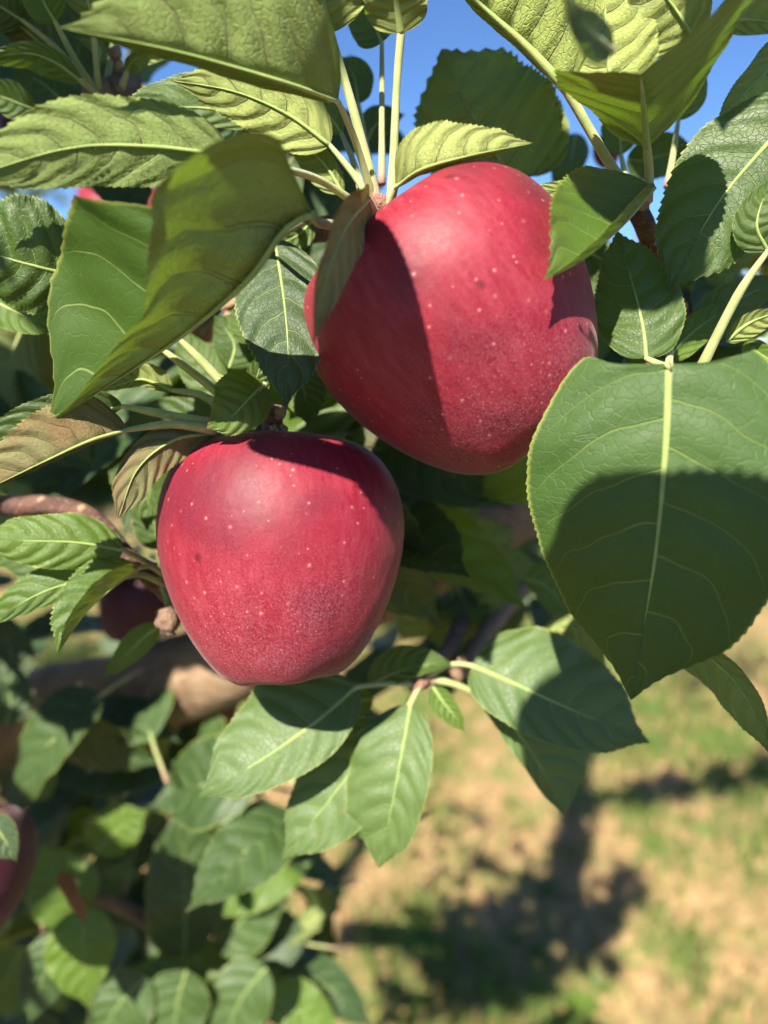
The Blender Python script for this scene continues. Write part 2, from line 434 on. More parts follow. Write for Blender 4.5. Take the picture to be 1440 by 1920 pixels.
def leaf_data(ctrl, wl, wr, al=0, ar=0, cl=0, cr=0, under=False, sh=(0.55, 0.95), nt=112, ns=9, teeth=28, tooth=0.05,
              wave=0.05, quilt=0.012, seed=0, view=None, heart=0.0):
    """A serrated blade on the curved midrib ctrl. al / ar: angle of each half from the picture plane towards the viewer
    (view), cl / cr: how much further it curls by its margin. wl / wr: half widths in metres."""
    rg = np.random.default_rng(seed)
    c = spline(ctrl, nt)
    t = np.linspace(0, 1, nt)
    T = nrm(np.gradient(c, axis=0))
    V = nrm(CAM - c) if view is None else np.repeat(nrm(view)[None], nt, 0)
    B = nrm(np.cross(V, T)); N = np.cross(T, B)
    a_, b_ = sh
    tm = a_ / (a_ + b_)
    w = (np.maximum(t, 0) ** a_ * np.maximum(1 - t, 0) ** b_) / (tm ** a_ * (1 - tm) ** b_)
    w = w * (1 + 0.03 * np.sin(9 * t + rg.uniform(0, 6)))
    ts = np.clip((t - 0.80) / 0.20, 0, 1)
    w = w * (1 - 0.62 * ts * ts * (3 - 2 * ts))
    w = np.maximum(w, 0.006)
    cols = []
    svals = np.concatenate([np.linspace(1, 0, ns, endpoint=False) ** 0.85, [0.0], -np.linspace(0, 1, ns + 1)[1:] ** 0.85])
    for s in svals:
        left = s >= 0
        sa = abs(s)
        W = along(wl if left else wr, t) * w
        ang0 = np.radians(along(al if left else ar, t)); curl = np.radians(along(cl if left else cr, t))
        k = 14
        u = (np.arange(k) + 0.5) / k * sa
        th = ang0[:, None] + curl[:, None] * u[None]
        xb = np.cos(th).mean(1) * sa * W; xn = np.sin(th).mean(1) * sa * W
        the = ang0 + curl * sa
        # teeth point to the tip
        fr = (t * teeth + (0.37 if left else 0.0)) % 1.0
        tt = np.clip((sa - 0.82) / 0.18, 0, 1) * tooth * np.mean(wl if left else wr) * (fr ** 1.3 - 0.35) * (w > 0.08)
        sg = 1.0 if left else -1.0
        dirB = np.cos(the) * sg; dirN = np.sin(the)
        nb = -np.sin(the) * sg; nn = np.cos(the)
        ph = rg.uniform(0, 6.28) if sa == 1 else 0
        p0 = 1.7 if left else 4.1
        off = wave * W * sa ** 2 * (np.sin(t * 2 * math.pi * 2.3 + p0 + seed) + 0.5 * np.sin(t * 2 * math.pi * 5.1 + p0 * 2 + seed * 1.7))
        pv = (t - 0.08 * sa - 0.17 * sa ** 2.2) * 6.6 + (0.42 if left else 0.0)
        qd = np.abs(np.sin(math.pi * (pv + 0.0))) * quilt * max(np.mean(wl), np.mean(wr)) * np.sin(math.pi * min(sa, 0.97)) * (-1 if under else 1) * 1.6
        off = off + qd * np.minimum(1, w * 1.6)
        cols.append(c + B * (sg * xb + tt * dirB + off * nb)[:, None] + N * (xn + tt * dirN + off * nn)[:, None]
                    + T * (tt * 0.6 - heart * sa ** 1.2 * (wl if np.isscalar(wl) else np.mean(wl)) * np.exp(-((t - 0.05) / 0.11) ** 2) * np.minimum(1, t / 0.05))[:, None])
    g = np.stack(cols, 1)
    m = g.shape[1]
    vs = g.reshape(-1, 3)
    uv = np.stack([np.repeat(t, m), np.tile((svals + 1) / 2, nt)], 1)
    idx = np.arange(nt * m).reshape(nt, m)
    q = np.stack([idx[:-1, :-1], idx[:-1, 1:], idx[1:, 1:], idx[1:, :-1]], -1).reshape(-1, 4)
    if under:
        q = q[:, ::-1]
    return vs, q.tolist(), uv, c, N

# ---------------------------------------------------------------- ground, with its grass
def build_ground():
    xs = np.concatenate([np.linspace(-150, -6, 20)[:-1], np.linspace(-6, 8, 113), np.linspace(8, 150, 20)[1:]])
    ys = np.concatenate([np.linspace(-60, -3, 10)[:-1], np.linspace(-3, 12, 121), np.linspace(12, 240, 28)[1:]])
    X, Y = np.meshgrid(xs, ys)
    rg = np.random.default_rng(3)
    Z = np.zeros_like(X)
    for k in range(26):
        f = rg.uniform(0.5, 9); an = rg.uniform(0, 6.28)
        Z += 0.020 / (1 + f) * np.sin((X * math.cos(an) + Y * math.sin(an)) * f + rg.uniform(0, 6.28))
    vs = np.stack([X, Y, Z], -1).reshape(-1, 3)
    n = len(xs)
    idx = np.arange(vs.shape[0]).reshape(len(ys), n)
    q = np.stack([idx[:-1, :-1], idx[:-1, 1:], idx[1:, 1:], idx[1:, :-1]], -1).reshape(-1, 4).tolist()
    s = NT('soil')
    o = s.n('ShaderNodeTexCoord').outputs['Object']
    n1 = s.noise(o, 3.2, 5.0, 0.6); n2 = s.noise(o, 22.0, 5.0, 0.65, 0.6); n3 = s.noise(o, 95.0, 3.0, 0.6)
    c = s.mix(s.ss(n2, 0.32, 0.66), (0.27, 0.165, 0.080), (0.50, 0.345, 0.170))
    c = s.mix(s.ss(n3, 0.58, 0.74), c, (0.56, 0.40, 0.21))
    c = s.mix(s.ss(n1, 0.46, 0.60, 0.0, 0.8), c, (0.13, 0.19, 0.045))
    h = s.math('ADD', n2, s.math('MULTIPLY', n3, 0.4))
    b = s.bsdf(**{'Base Color': c, 'Roughness': 0.95, 'Specular IOR Level': 0.15, 'Normal': s.bump(h, 0.9, 0.02)})
    m = s.finish(b.outputs[0])
    g = mesh_obj('ground', vs, q, m, None)
    g['kind'] = 'structure'
    return g
build_ground()

def flat_mat(name, c, rough=0.7, tr=None, tw=0.25, var=0.3):
    s = NT(name)
    o = s.n('ShaderNodeTexCoord').outputs['Object']
    nz = s.noise(o, 14.0, 3.0)
    cc = s.mix(s.ss(nz, 0.3, 0.7), tuple(v * (1 - var) for v in c), tuple(v * (1 + var) for v in c))
    b = s.bsdf(**{'Base Color': cc, 'Roughness': rough, 'Specular IOR Level': 0.3})
    if tr is None:
        return s.finish(b.outputs[0])
    t = s.n('ShaderNodeBsdfTranslucent'); s.put(t.inputs['Color'], tr)
    mx = s.n('ShaderNodeMixShader'); mx.inputs[0].default_value = tw
    s.t.links.new(b.outputs[0], mx.inputs[1]); s.t.links.new(t.outputs[0], mx.inputs[2])
    return s.finish(mx.outputs[0])

M['straw'] = flat_mat('straw', (0.49, 0.345, 0.165), 0.75, (0.5, 0.35, 0.15), 0.2)
M['grass'] = flat_mat('grass', (0.12, 0.20, 0.05), 0.6, (0.20, 0.32, 0.05), 0.3)
M['grass_bright'] = flat_mat('grass_bright', (0.16, 0.24, 0.05), 0.55, (0.30, 0.42, 0.06), 0.3)

def patch_field(seed, fs):
    rg = np.random.default_rng(seed)
    ks = [(rg.normal(size=2) * f, rg.uniform(0, 6.28)) for f in fs for _ in range(5)]
    def f(x, y):
        return sum(np.sin(x * k[0] + y * k[1] + p) for k, p in ks) / math.sqrt(len(ks))
    return f

def build_grass():
    rg = np.random.default_rng(21)
    n = 80000
    # denser near the viewer
    y = 1.2 + 13.0 * rg.random(n) ** 1.9
    x = -1.2 + (rg.random(n) - 0.35) * (1.6 + y * 1.25)
    f = patch_field(5, (1.2, 2.6, 5.5))(x, y) + rg.normal(size=n) * 0.35
    green = f > 0.12
    h = np.where(green, rg.uniform(0.03, 0.10, n), rg.uniform(0.015, 0.065, n))
    wd = np.where(green, rg.uniform(0.0022, 0.0055, n), rg.uniform(0.0017, 0.0042, n)) * (1 + y * 0.12)
    an = rg.uniform(0, 6.28, n)
    lean = np.where(green, rg.uniform(0.2, 0.9, n), rg.uniform(0.7, 1.5, n))
    la = rg.uniform(0, 6.28, n)
    base = np.stack([x, y, np.full(n, -0.006)], 1)
    sx = np.stack([np.cos(an), np.sin(an), np.zeros(n)], 1) * wd[:, None]
    ld = np.stack([np.cos(la), np.sin(la), np.zeros(n)], 1)
    L = h * 1.6
    mid = base + ld * (L * 0.45 * np.sin(lean * 0.6))[:, None]; mid[:, 2] += L * 0.5 * np.cos(lean * 0.6) + 0.006
    tip = mid + ld * (L * 0.6 * np.sin(lean))[:, None]; tip[:, 2] += L * 0.5 * np.cos(lean)
    vs = np.stack([base - sx, base + sx, mid + sx * 0.8, mid - sx * 0.8, tip], 1).reshape(-1, 3)
    i = np.arange(n) * 5
    quad = np.stack([i, i + 1, i + 2, i + 3], 1); tri = np.stack([i + 3, i + 2, i + 4], 1)
    loops = np.concatenate([quad, tri], 1).ravel()
    starts = np.stack([np.arange(n) * 7, np.arange(n) * 7 + 4], 1).ravel()
    tot = np.tile([4, 3], n)
    me = bpy.data.meshes.new('grass')
    me.vertices.add(len(vs)); me.vertices.foreach_set('co', vs.astype(np.float32).ravel())
    me.loops.add(len(loops)); me.loops.foreach_set('vertex_index', loops.astype(np.int32))
    me.polygons.add(len(starts)); me.polygons.foreach_set('loop_start', starts.astype(np.int32))
    me.polygons.foreach_set('loop_total', tot.astype(np.int32))
    for k in ('straw', 'grass', 'grass_bright'):
        me.materials.append(M[k])
    mi = np.where(green, np.where(rg.random(n) < 0.4, 2, 1), np.where(rg.random(n) < 0.12, 1, 0))
    me.polygons.foreach_set('material_index', np.repeat(mi, 2).astype(np.int32))
    me.update(calc_edges=True); me.validate()
    o = bpy.data.objects.new('grass', me)
    link(o)
    o['kind'] = 'stuff'; o['label'] = 'dry straw and short green grass covering the orchard floor'; o['category'] = 'grass'
build_grass()

def weed(px, py, size, nl, label, mat, seed):
    rg = np.random.default_rng(seed)
    g = G(px, py)
    r = empty('weed', (g[0], g[1], -0.004), label, 'weed', 'low broadleaf weeds on the orchard floor')
    for k in range(nl):
        an = 2.4 * k + rg.uniform(-0.3, 0.3)
        L = 1.4 * size * rg.uniform(0.6, 1.1)
        el = rg.uniform(0.25, 1.1)
        d = np.array((math.cos(an) * math.cos(el), math.sin(an) * math.cos(el), math.sin(el)))
        ctl = [np.zeros(3), d * L * 0.35, d * L * 0.75 + np.array((0, 0, -0.1 * L)), d * L + np.array((0, 0, -0.32 * L))]
        v, f, uv, _, _ = leaf_data(ctl, L * 0.26, L * 0.26, 12, 12, sh=(0.6, 0.6), nt=16, ns=3, teeth=6, tooth=0.06, seed=k, view=(0.02, 0.01, 1))
        mesh_obj('leaf', v, f, mat, r, uv)
for k, (px, py, sz, nl, lb) in enumerate([
        (1090, 1900, 0.085, 10, 'largest bright green weed at the very bottom, inside the shadow band'),
        (1120, 1850, 0.050, 7, 'small weed just above the bright weed, at the right edge of the shadow band'),
        (1010, 1790, 0.060, 8, 'dark weed in the middle of the shadow band'),
        (965, 1760, 0.045, 6, 'small sunlit weed at the left edge of the shadow band'),
        (690, 1890, 0.060, 9, 'yellow green weed at the bottom beside the lower leaves'),
        (740, 1810, 0.045, 7, 'small weed on straw right of the lower leaves'),
        (1030, 1670, 0.050, 7, 'shaded weed where the shadow band widens'),
        (960, 1510, 0.060, 8, 'far green weed on the straw between the small leaves and the shadow band')]):
    weed(px, py, sz, nl, lb, M['leaf_fresh'], 40 + k)

# ---------------------------------------------------------------- the apple tree: woody parts
TREE = empty('apple_tree', (-0.95, 0.75, 0.0), 'apple tree close to the lens, leafy branches bearing the two large red apples', 'tree')
TB = np.array((-0.95, 0.75, 0.0))
def tp(*p):
    """World point -> the tree's own space."""
    return np.asarray(p, float).reshape(3) - TB
def PT(px, py, d):
    return P(px, py, d) - TB

tube('trunk', [(0, 0, -0.05), (0.01, 0, 0.4), (-0.02, 0.02, 1.1), (0.0, 0.03, 2.0), (-0.03, 0.05, 2.9), (0, 0.08, 3.6)],
     [0.075, 0.062, 0.055, 0.045, 0.034, 0.018], M['bark'], TREE, n=40, seg=18, knob=0.035, seed=1)
def wood(name, pts, radii, mat, knob=0.05, seed=0, seg=12, n=None):
    return tube(name, [PT(*p) for p in pts], radii, M[mat], TREE, knob=knob, seed=seed, seg=seg, n=n or 10 * len(pts))
# main limb behind the apples
wood('limb', [(-560, 1500, 0.86), (-190, 1420, 0.62), (60, 1340, 0.50), (250, 1300, 0.45), (430, 1235, 0.43), (640, 1130, 0.43), (860, 1010, 0.44), (1010, 930, 0.46), (1200, 830, 0.55)],
     [0.055, 0.052, 0.048, 0.042, 0.035, 0.028, 0.026, 0.022, 0.012], 'bark', 0.05, 5, 18, 60)
wood('branch', [(420, 1240, 0.44), (440, 1050, 0.34), (470, 880, 0.27), (505, 800, 0.222)], [0.012, 0.008, 0.005, 0.0036], 'twig', 0.05, 8)
wood('branch', [(-260, 560, 0.60), (60, 480, 0.46), (300, 455, 0.34), (520, 440, 0.262), (640, 425, 0.222), (700, 405, 0.204)],
     [0.018, 0.013, 0.009, 0.006, 0.0042, 0.0040], 'twig', 0.05, 9)
wood('branch', [(-300, 420, 0.62), (-60, 330, 0.42), (100, 250, 0.30), (200, 190, 0.245), (240, 150, 0.25)], [0.016, 0.012, 0.009, 0.0075, 0.005], 'bark', 0.10, 10)
wood('branch', [(250, 175, 0.255), (345, 320, 0.30), (420, 420, 0.42), (360, 700, 0.60)], [0.005, 0.0085, 0.011, 0.012], 'bark', 0.05, 33)
wood('branch', [(860, 1010, 0.44), (880, 1110, 0.40), (850, 1200, 0.32), (815, 1250, 0.272), (790, 1280, 0.262)], [0.008, 0.006, 0.0045, 0.0035, 0.003], 'twig', 0.06, 11)
wood('branch', [(1200, 830, 0.55), (1330, 690, 0.42), (1290, 620, 0.30), (1262, 560, 0.24), (1215, 440, 0.215), (1195, 395, 0.205)], [0.009, 0.007, 0.005, 0.004, 0.0034, 0.003], 'twig', 0.06, 12)
wood('branch', [(-160, 930, 0.40), (0, 948, 0.285), (90, 948, 0.262), (165, 968, 0.25), (225, 1030, 0.245), (300, 1100, 0.26), (380, 1180, 0.36)], [0.0060, 0.0045, 0.0040, 0.0038, 0.0034, 0.003, 0.004], 'twig', 0.10, 13)
wood('branch', [(430, 1235, 0.43), (400, 1500, 0.50), (370, 1700, 0.52), (330, 1980, 0.55)], [0.010, 0.007, 0.006, 0.006], 'twig', 0.06, 14)
wood('branch', [(370, 1770, 0.50), (300, 1740, 0.46), (200, 1690, 0.44), (90, 1690, 0.42)], [0.006, 0.005, 0.004, 0.003], 'spur', 0.08, 15)
wood('branch', [(1000, 1080, 0.42), (930, 1160, 0.36), (880, 1240, 0.30), (850, 1270, 0.275)], [0.006, 0.005, 0.004, 0.003], 'spur', 0.08, 16)
# swollen spurs that the leaf stalks and apple stems spring from
def spur(name, px, py, d, to, r, mat, seed):
    a = PT(px, py, d); b = PT(*to)
    return tube(name, [a, a * 0.6 + b * 0.4, b], [r * 0.7, r, r * 0.8], M[mat], TREE, knob=0.12, seed=seed, seg=12, n=12)
spur('spur', 690, 430, 0.203, (716, 372, 0.197), 0.0036, 'blush_spur', 3)
spur('spur', 505, 812, 0.222, (515, 768, 0.213), 0.0034, 'bud', 4)
spur('spur', 200, 205, 0.243, (176, 160, 0.236), 0.0058, 'spur', 5)
spur('spur', 1192, 400, 0.207, (1205, 368, 0.203), 0.0032, 'bud', 6)
spur('spur', 800, 1268, 0.262, (772, 1290, 0.258), 0.0032, 'blush_spur', 7)
def bud(px, py, d, dx, dy, L, r, mat='bud', name='bud'):
    a = PT(px, py, d); b = PT(px + dx, py + dy, d - 0.002)
    return tube(name, [a, (a + b) / 2, b], [r * 0.6, r, r * 0.25], M[mat], TREE, knob=0.10, seed=int(px), seg=8, n=8)
for (px, py, d, dx, dy, r) in [(498, 790, .212, -6, -30, .0022), (520, 785, .210, 14, -22, .0019), (512, 800, .209, 6, 18, .0018), (528, 800, .211, 10, 10, .0014),
                               (210, 110, .238, 14, -24, .0024), (222, 132, .238, 6, -18, .0020), (232, 190, .240, -8, 16, .0018), (160, 205, .236, -10, 5, .0017),
                               (440, 580, .262, -12, -24, .0050), (425, 600, .262, 20, -10, .0040), (452, 600, .264, 6, -26, .0036),
                               (78, 946, .262, 4, -14, .0022), (155, 960, .250, 3, -12, .0024), (664, 440, .203, 10, -16, .0018), (655, 455, .205, 4, 14, .0016),
                               (860, 1235, .270, 14, 6, .0022), (826, 1255, .268, 8, -12, .0020)]:
    bud(px, py, d, dx, dy, 0, r)
# dead fruit stub beside the lower apple
sv, sf = [], []
rg_ = np.random.default_rng(5)
stub = tube('dead_fruit_stub', [PT(318, 1138, .243), PT(312, 1152, .241), PT(316, 1170, .238), PT(312, 1188, .238)], [0.0016, 0.0036, 0.0042, 0.0022], M['spur'], TREE, knob=0.28, seed=77, seg=12, n=12)
stub['label'] = 'dried brown fruit stub beside the lower apple'
tube('fruit_stub_stem', [PT(300, 1090, .258), PT(312, 1115, .248), PT(316, 1140, .243)], [0.0014, 0.0012, 0.0014], M['petiole'], TREE, seg=8)

# ---------------------------------------------------------------- leaves, one by one
LEAFN = [0]
def leaf(ctrl, w, a=(0, 0), c=(0, 0), under=False, pet=None, mat='leaf', sh=(0.55, 0.95), rib=0.0006, pr=0.0010, label=None, name='leaf', **kw):
    """ctrl, pet: (pixel x, pixel y, distance); w: half widths in pixels at the leaf's distance; a, c: angles and curls (left, right)."""
    LEAFN[0] += 1
    seed = LEAFN[0]
    pts = [P(*p) for p in ctrl]
    d = sum(p[2] for p in ctrl) / len(ctrl)
    k = d / FPX
    kw.setdefault('seed', seed)
    v, f, uv, cc, N = leaf_data(pts, tuple(np.atleast_1d(w[0]) * k), tuple(np.atleast_1d(w[1]) * k), a[0], a[1], c[0], c[1], under, sh, **kw)
    base = pts[0]
    o = mesh_obj(name, v - base, f, M[mat], TREE, uv)
    o.location = tuple(base - TB)
    if label: o['label'] = label
    n = len(cc)
    sgn = 1.0 if under else -1.0
    e = int(n * 0.975)
    rc = (cc + N * sgn * rib * 0.25)[:e:6] - base
    tube('midrib', list(rc), [rib, rib * 0.8, rib * 0.5, rib * 0.28, rib * 0.08], M['midrib_dry' if mat == 'dry_leaf' else 'midrib'], o, n=28, seg=6)
    if pet:
        pp = [P(*p) - base for p in pet] + [cc[0] - base, cc[2] - base]
        tube('petiole', pp, [pr * 1.35, pr, pr * 0.9, rib], M['petiole'], o, n=18, seg=8)
    return o

S1 = (700, 392, .199)
# --- upper left, large blades close to the lens
leaf([(634, 190, .178), (520, 150, .166), (330, 96, .158), (112, 52, .150)], (42, 165), (-50, 8), (-20, -18), True, [(702, 380, .199), (668, 270, .188)], sh=(.5, .85), wave=.03)
leaf([(430, 292, .174), (270, 274, .168), (120, 280, .164), (-80, 340, .162)], (74, 86), (0, 0), (-15, -18), True, [(690, 398, .2), (600, 338, .186), (510, 312, .168)], sh=(.5, .8), wave=.04, quilt=.03)
leaf([(588, 402, .157), (535, 430, .158), (465, 525, .163), (345, 628, .173), (215, 715, .182), (82, 800, .186)], ((330, 200, 100, 70, 45), (50, 150, 330, 340, 200)), ((168, 166, 160, 150), (-4, -12, -20)), (-45, 14), False,
     [(660, 425, .198), (600, 418, .168)], 'leaf_glow', sh=(.42, .80), wave=.05, tooth=.02, pr=.0013, rib=.0009, heart=.10)
leaf([(618, 272, .200), (540, 215, .199), (440, 172, .198), (318, 150, .197)], (62, 62), (0, -10), (-12, 0), True, [(700, 385, .200), (665, 330, .200)], 'leaf_fresh')
leaf([(480, 235, .212), (400, 205, .210), (300, 205, .208), (205, 232, .206)], (30, 62), (10, -8), (0, -25), False, [(640, 330, .215), (560, 280, .214)])
leaf([(642, 362, .207), (610, 310, .206), (570, 275, .205), (520, 258, .204)], (40, 22), (5, 15), (0, 0), True, [(690, 395, .204)])
leaf([(318, 425, .235), (350, 385, .235), (388, 345, .235), (416, 308, .235)], (22, 40), (55, 12), (0, 0), False, [(300, 470, .25)], 'leaf_fresh')
leaf([(320, 432, .240), (318, 395, .239), (322, 350, .238), (320, 318, .238)], (22, 14), (0, 30), (0, 0), True, None)
leaf([(150, 520, .186), (70, 500, .180), (0, 480, .178), (-120, 440, .178)], (92, 118), (-12, 8), (-15, -18), False, None, quilt=.035, tooth=.06)
leaf([(-20, 560, .215), (20, 580, .212), (60, 600, .21), (110, 625, .21)], (60, 40), (0, 10), (0, 0), False, None, 'leaf_fresh')
# --- spur in the upper left corner
C2 = (185, 180, .236)
leaf([(103, 40, .215), (88, 15, .212), (70, -20, .21), (50, -60, .21)], (36, 40), (8, 8), (0, 0), False, [C2, (140, 110, .225)], 'leaf_fresh')
leaf([(172, 28, .220), (165, 5, .217), (150, -35, .215), (140, -80, .215)], (38, 36), (5, 12), (0, 0), True, [C2, (178, 90, .225)], 'leaf_fresh')
leaf([(152, 152, .225), (105, 118, .220), (50, 100, .216), (-40, 112, .212)], (34, 22), (-28, 15), (0, 0), False, [C2], 'leaf_fresh', tooth=.09)
leaf([(165, 225, .248), (120, 190, .246), (70, 150, .246), (15, 130, .246)], (66, 34), (-5, -10), (0, 0), False, [(190, 205, .243)])
leaf([(68, 207, .232), (40, 196, .230), (5, 182, .229), (-50, 165, .228)], (30, 34), (0, 20), (0, 0), False, [(150, 220, .238), (110, 213, .235)], 'leaf_fresh')
leaf([(42, 38, .225), (10, 18, .222), (-25, -5, .22), (-70, -40, .22)], (44, 48), (0, 10), (0, 0), False, [C2, (110, 95, .23)], quilt=.035)
leaf([(88, 95, .232), (55, 62, .229), (15, 38, .227), (-50, 25, .226)], (30, 34), (5, 0), (0, 20), True, [C2], 'leaf_blush')
leaf([(240, 130, .236), (252, 112, .230), (275, 106, .226), (312, 112, .224)], (16, 24), (30, 10), (40, 30), True, [(228, 165, .240), (234, 148, .238)], 'leaf_fresh')
leaf([(180, 125, .232), (188, 95, .232), (170, 80, .233), (140, 70, .235)], (14, 14), (0, 0), (0, 0), True, [C2], 'leaf_fresh')
leaf([(215, 60, .245), (240, 30, .245), (255, 5, .245), (270, -40, .245)], (26, 30), (0, 0), (0, 0), True, [(200, 160, .24)], 'leaf_fresh')
leaf([(300, 60, .26), (330, 20, .26), (350, -20, .26), (370, -60, .26)], (60, 60), (10, -10), (0, 0), True, None)
leaf([(60, 260, .29), (110, 245, .285), (170, 235, .28), (240, 240, .28)], (22, 22), (0, 20), (0, 0), False, None)
# --- rising from the spur of the upper apple
leaf([(618, 62, .192), (606, 10, .188), (596, -40, .185), (585, -110, .182)], (84, 88), (12, 10), (10, 10), True, [(706, 385, .198), (690, 310, .197), (655, 180, .194)], 'leaf_fresh', pr=.00135, rib=.0013)
leaf([(752, 62, .190), (745, 15, .186), (738, -30, .182), (730, -110, .178)], (64, 66), (10, 20), (10, 10), True, [(732, 398, .195), (738, 300, .195), (744, 160, .193)], 'leaf_fresh', pr=.0012, rib=.0011)
leaf([(716, 80, .212), (700, 40, .214), (680, 5, .216), (655, -50, .22)], (50, 62), (-20, 10), (0, 0), False, [(716, 345, .205), (716, 220, .208)], 'leaf', pr=.0009)
leaf([(672, 195, .235), (668, 165, .236), (660, 135, .238), (640, 105, .24)], (22, 36), (0, 10), (0, 0), False, [(690, 300, .22)])
leaf([(690, 262, .250), (700, 240, .251), (720, 225, .253), (760, 215, .255)], (30, 26), (0, 0), (0, 0), False, None)
leaf([(640, 250, .225), (615, 215, .225), (590, 195, .225), (560, 180, .226)], (24, 24), (0, 0), (0, 0), True, [(680, 365, .205), (665, 310, .212)])
# --- behind and in front of the upper apple
leaf([(968, 352, .232), (925, 280, .231), (875, 195, .231), (828, 92, .232)], (128, 150), (-8, -8), (-10, -14), True, [(1010, 420, .24)], sh=(.42, .60), wave=.05, teeth=24, tooth=.07)
leaf([(1010, 330, .245), (1000, 260, .246), (985, 190, .248), (960, 110, .25)], (70, 70), (0, -15), (0, 0), True, None)
leaf([(742, 352, .190), (790, 318, .180), (880, 292, .176), (1002, 268, .178)], (82, 20), (-22, -50), (-22, -20), True, [(728, 395, .196)], 'leaf_fresh', sh=(.42, .85), wave=.03, teeth=30)
leaf([(692, 374, .178), (648, 428, .160), (612, 520, .152), (586, 650, .152)], (58, 52), (-40, 44), (20, 30), True, [(702, 398, .197)], 'leaf_pale', sh=(.40, .8), rib=.0006, wave=.06)
leaf([(515, 448, .200), (532, 560, .194), (540, 660, .190), (536, 770, .187)], (88, 92), (-10, 4), (0, 0), False, [(560, 420, .222)], 'leaf_deep', wave=.03)  # darker blade colour stands in for deep shade here
leaf([(585, 415, .225), (560, 440, .224), (530, 455, .224), (480, 470, .226)], (26, 26), (0, 20), (0, 0), False, None, 'leaf_fresh')
# --- upper right
S5 = (1198, 385, .204)
leaf([(1062, 168, .190), (985, 85, .187), (900, 8, .184), (800, -90, .18)], (20, 190), (-40, 6), (0, -8), True, [(1192, 384, .203), (1130, 285, .196)], 'leaf_fresh', sh=(.55, .7), pr=.00145, rib=.0014, quilt=.03)
leaf([(1150, 190, .205), (1140, 110, .204), (1135, 30, .203), (1130, -80, .202)], (100, 92), (5, 0), (0, -10), True, None, 'leaf_fresh', quilt=.03, sh=(.42, .7), rib=.0008)
leaf([(1302, 76, .200), (1275, 30, .198), (1240, -20, .196), (1200, -90, .195)], (100, 62), (-8, 5), (0, 0), True, [(1370, -130, .2), (1330, -20, .2)], 'leaf_fresh', pr=.0013)
leaf([(1213, 276, .190), (1208, 215, .181), (1204, 165, .166), (1200, 138, .150)], (160, 205), (-14, -26), (-8, -10), True, [(1212, 378, .2), (1217, 330, .196)], sh=(.62, .42), pr=.0014, rib=.0011, wave=.03, view=-UPV)
leaf([(1150, 95, .140), (1110, 60, .128), (1080, 30, .122), (1050, -30, .118)], (40, 34), (20, -30), (0, 0), False, None)
leaf([(1340, 48, .215), (1380, 38, .215), (1430, 40, .215), (1500, 55, .215)], (46, 24), (0, 10), (0, 0), True, None, 'leaf_fresh')
leaf([(1485, 60, .205), (1440, 130, .203), (1390, 180, .201), (1336, 240, .20)], (80, 34), (0, 10), (0, 0), True, None, 'leaf_fresh')
leaf([(1520, 185, .186), (1430, 280, .190), (1340, 390, .194), (1256, 545, .198)], (125, 112), (8, -6), (-30, -10), False, [(1600, 120, .19)], sh=(.5, .72), wave=.03, rib=.0009)
leaf([(1212, 672, .196), (1205, 610, .198), (1185, 530, .203), (1155, 430, .208)], (78, 80), (-6, -14), (10, -12), False, [(1250, 690, .190)], sh=(.42, .75), wave=.06)
leaf([(1228, 352, .196), (1165, 425, .180), (1095, 485, .168), (1020, 526, .160)], (34, 150), (118, -12), (10, 14), False, None, 'leaf_fresh', sh=(.50, .80), wave=.03, rib=.0006)
leaf([(1175, 400, .212), (1120, 375, .208), (1060, 360, .206), (985, 352, .205)], (30, 26), (40, -20), (0, 0), True, [S5], 'leaf_fresh', tooth=.08)
leaf([(1180, 408, .206), (1140, 398, .202), (1090, 388, .199), (1046, 366, .198)], (26, 20), (-20, 20), (0, 0), True, [S5])
leaf([(1272, 225, .225), (1285, 185, .226), (1300, 150, .228), (1310, 110, .23)], (44, 34), (0, 0), (0, 0), True, [(1252, 350, .215), (1262, 290, .22)], 'leaf_fresh')
leaf([(1165, 290, .235), (1160, 250, .237), (1150, 210, .24), (1140, 170, .24)], (30, 34), (0, 0), (0, 0), True, [(1190, 380, .21), (1172, 330, .222)])
leaf([(1175, 300, .26), (1210, 300, .258), (1250, 290, .258), (1310, 300, .26)], (40, 40), (10, 10), (0, 0), False, None)
leaf([(1080, 250, .29), (1070, 300, .28), (1060, 340, .28), (1050, 390, .28)], (30, 40), (0, 0), (0, 0), False, None)
# --- right edge
leaf([(1254, 682, .164), (1247, 850, .164), (1226, 1060, .167), (1183, 1312, .177)], (250, 258), ((-4, 0, -14), (4, -2, -22)), (-14, -18), False, [(1257, 640, .215), (1255, 676, .195)],
     sh=(.42, .70), wave=.02, teeth=36, tooth=.018, rib=.0010, quilt=.012, heart=.24, mat='leaf_smooth', label='large heart shaped leaf in front, its lower half in shade')
leaf([(1440, 470, .19), (1420, 430, .188), (1425, 390, .187), (1450, 330, .186)], (40, 70), (5, 0), (0, 0), False, [(1295, 730, .206), (1380, 560, .195)], pr=.0014)
leaf([(1300, 640, .222), (1345, 590, .221), (1395, 555, .221), (1480, 520, .222)], (40, 44), (0, -10), (0, 0), False, None)
leaf([(1250, 675, .215), (1290, 630, .216), (1330, 600, .217), (1390, 560, .218)], (30, 32), (5, 0), (0, 0), False, None, 'leaf_fresh')
leaf([(1362, 640, .205), (1395, 612, .203), (1430, 595, .202), (1490, 580, .202)], (20, 26), (30, 0), (0, 0), True, None, 'leaf_fresh')
leaf([(1250, 520, .27), (1310, 480, .265), (1370, 440, .26), (1440, 380, .26)], (60, 70), (0, 0), (0, 0), True, None)
leaf([(1100, 470, .24), (1140, 500, .24), (1150, 560, .24), (1140, 620, .24)], (40, 40), (0, 0), (0, 0), False, None)
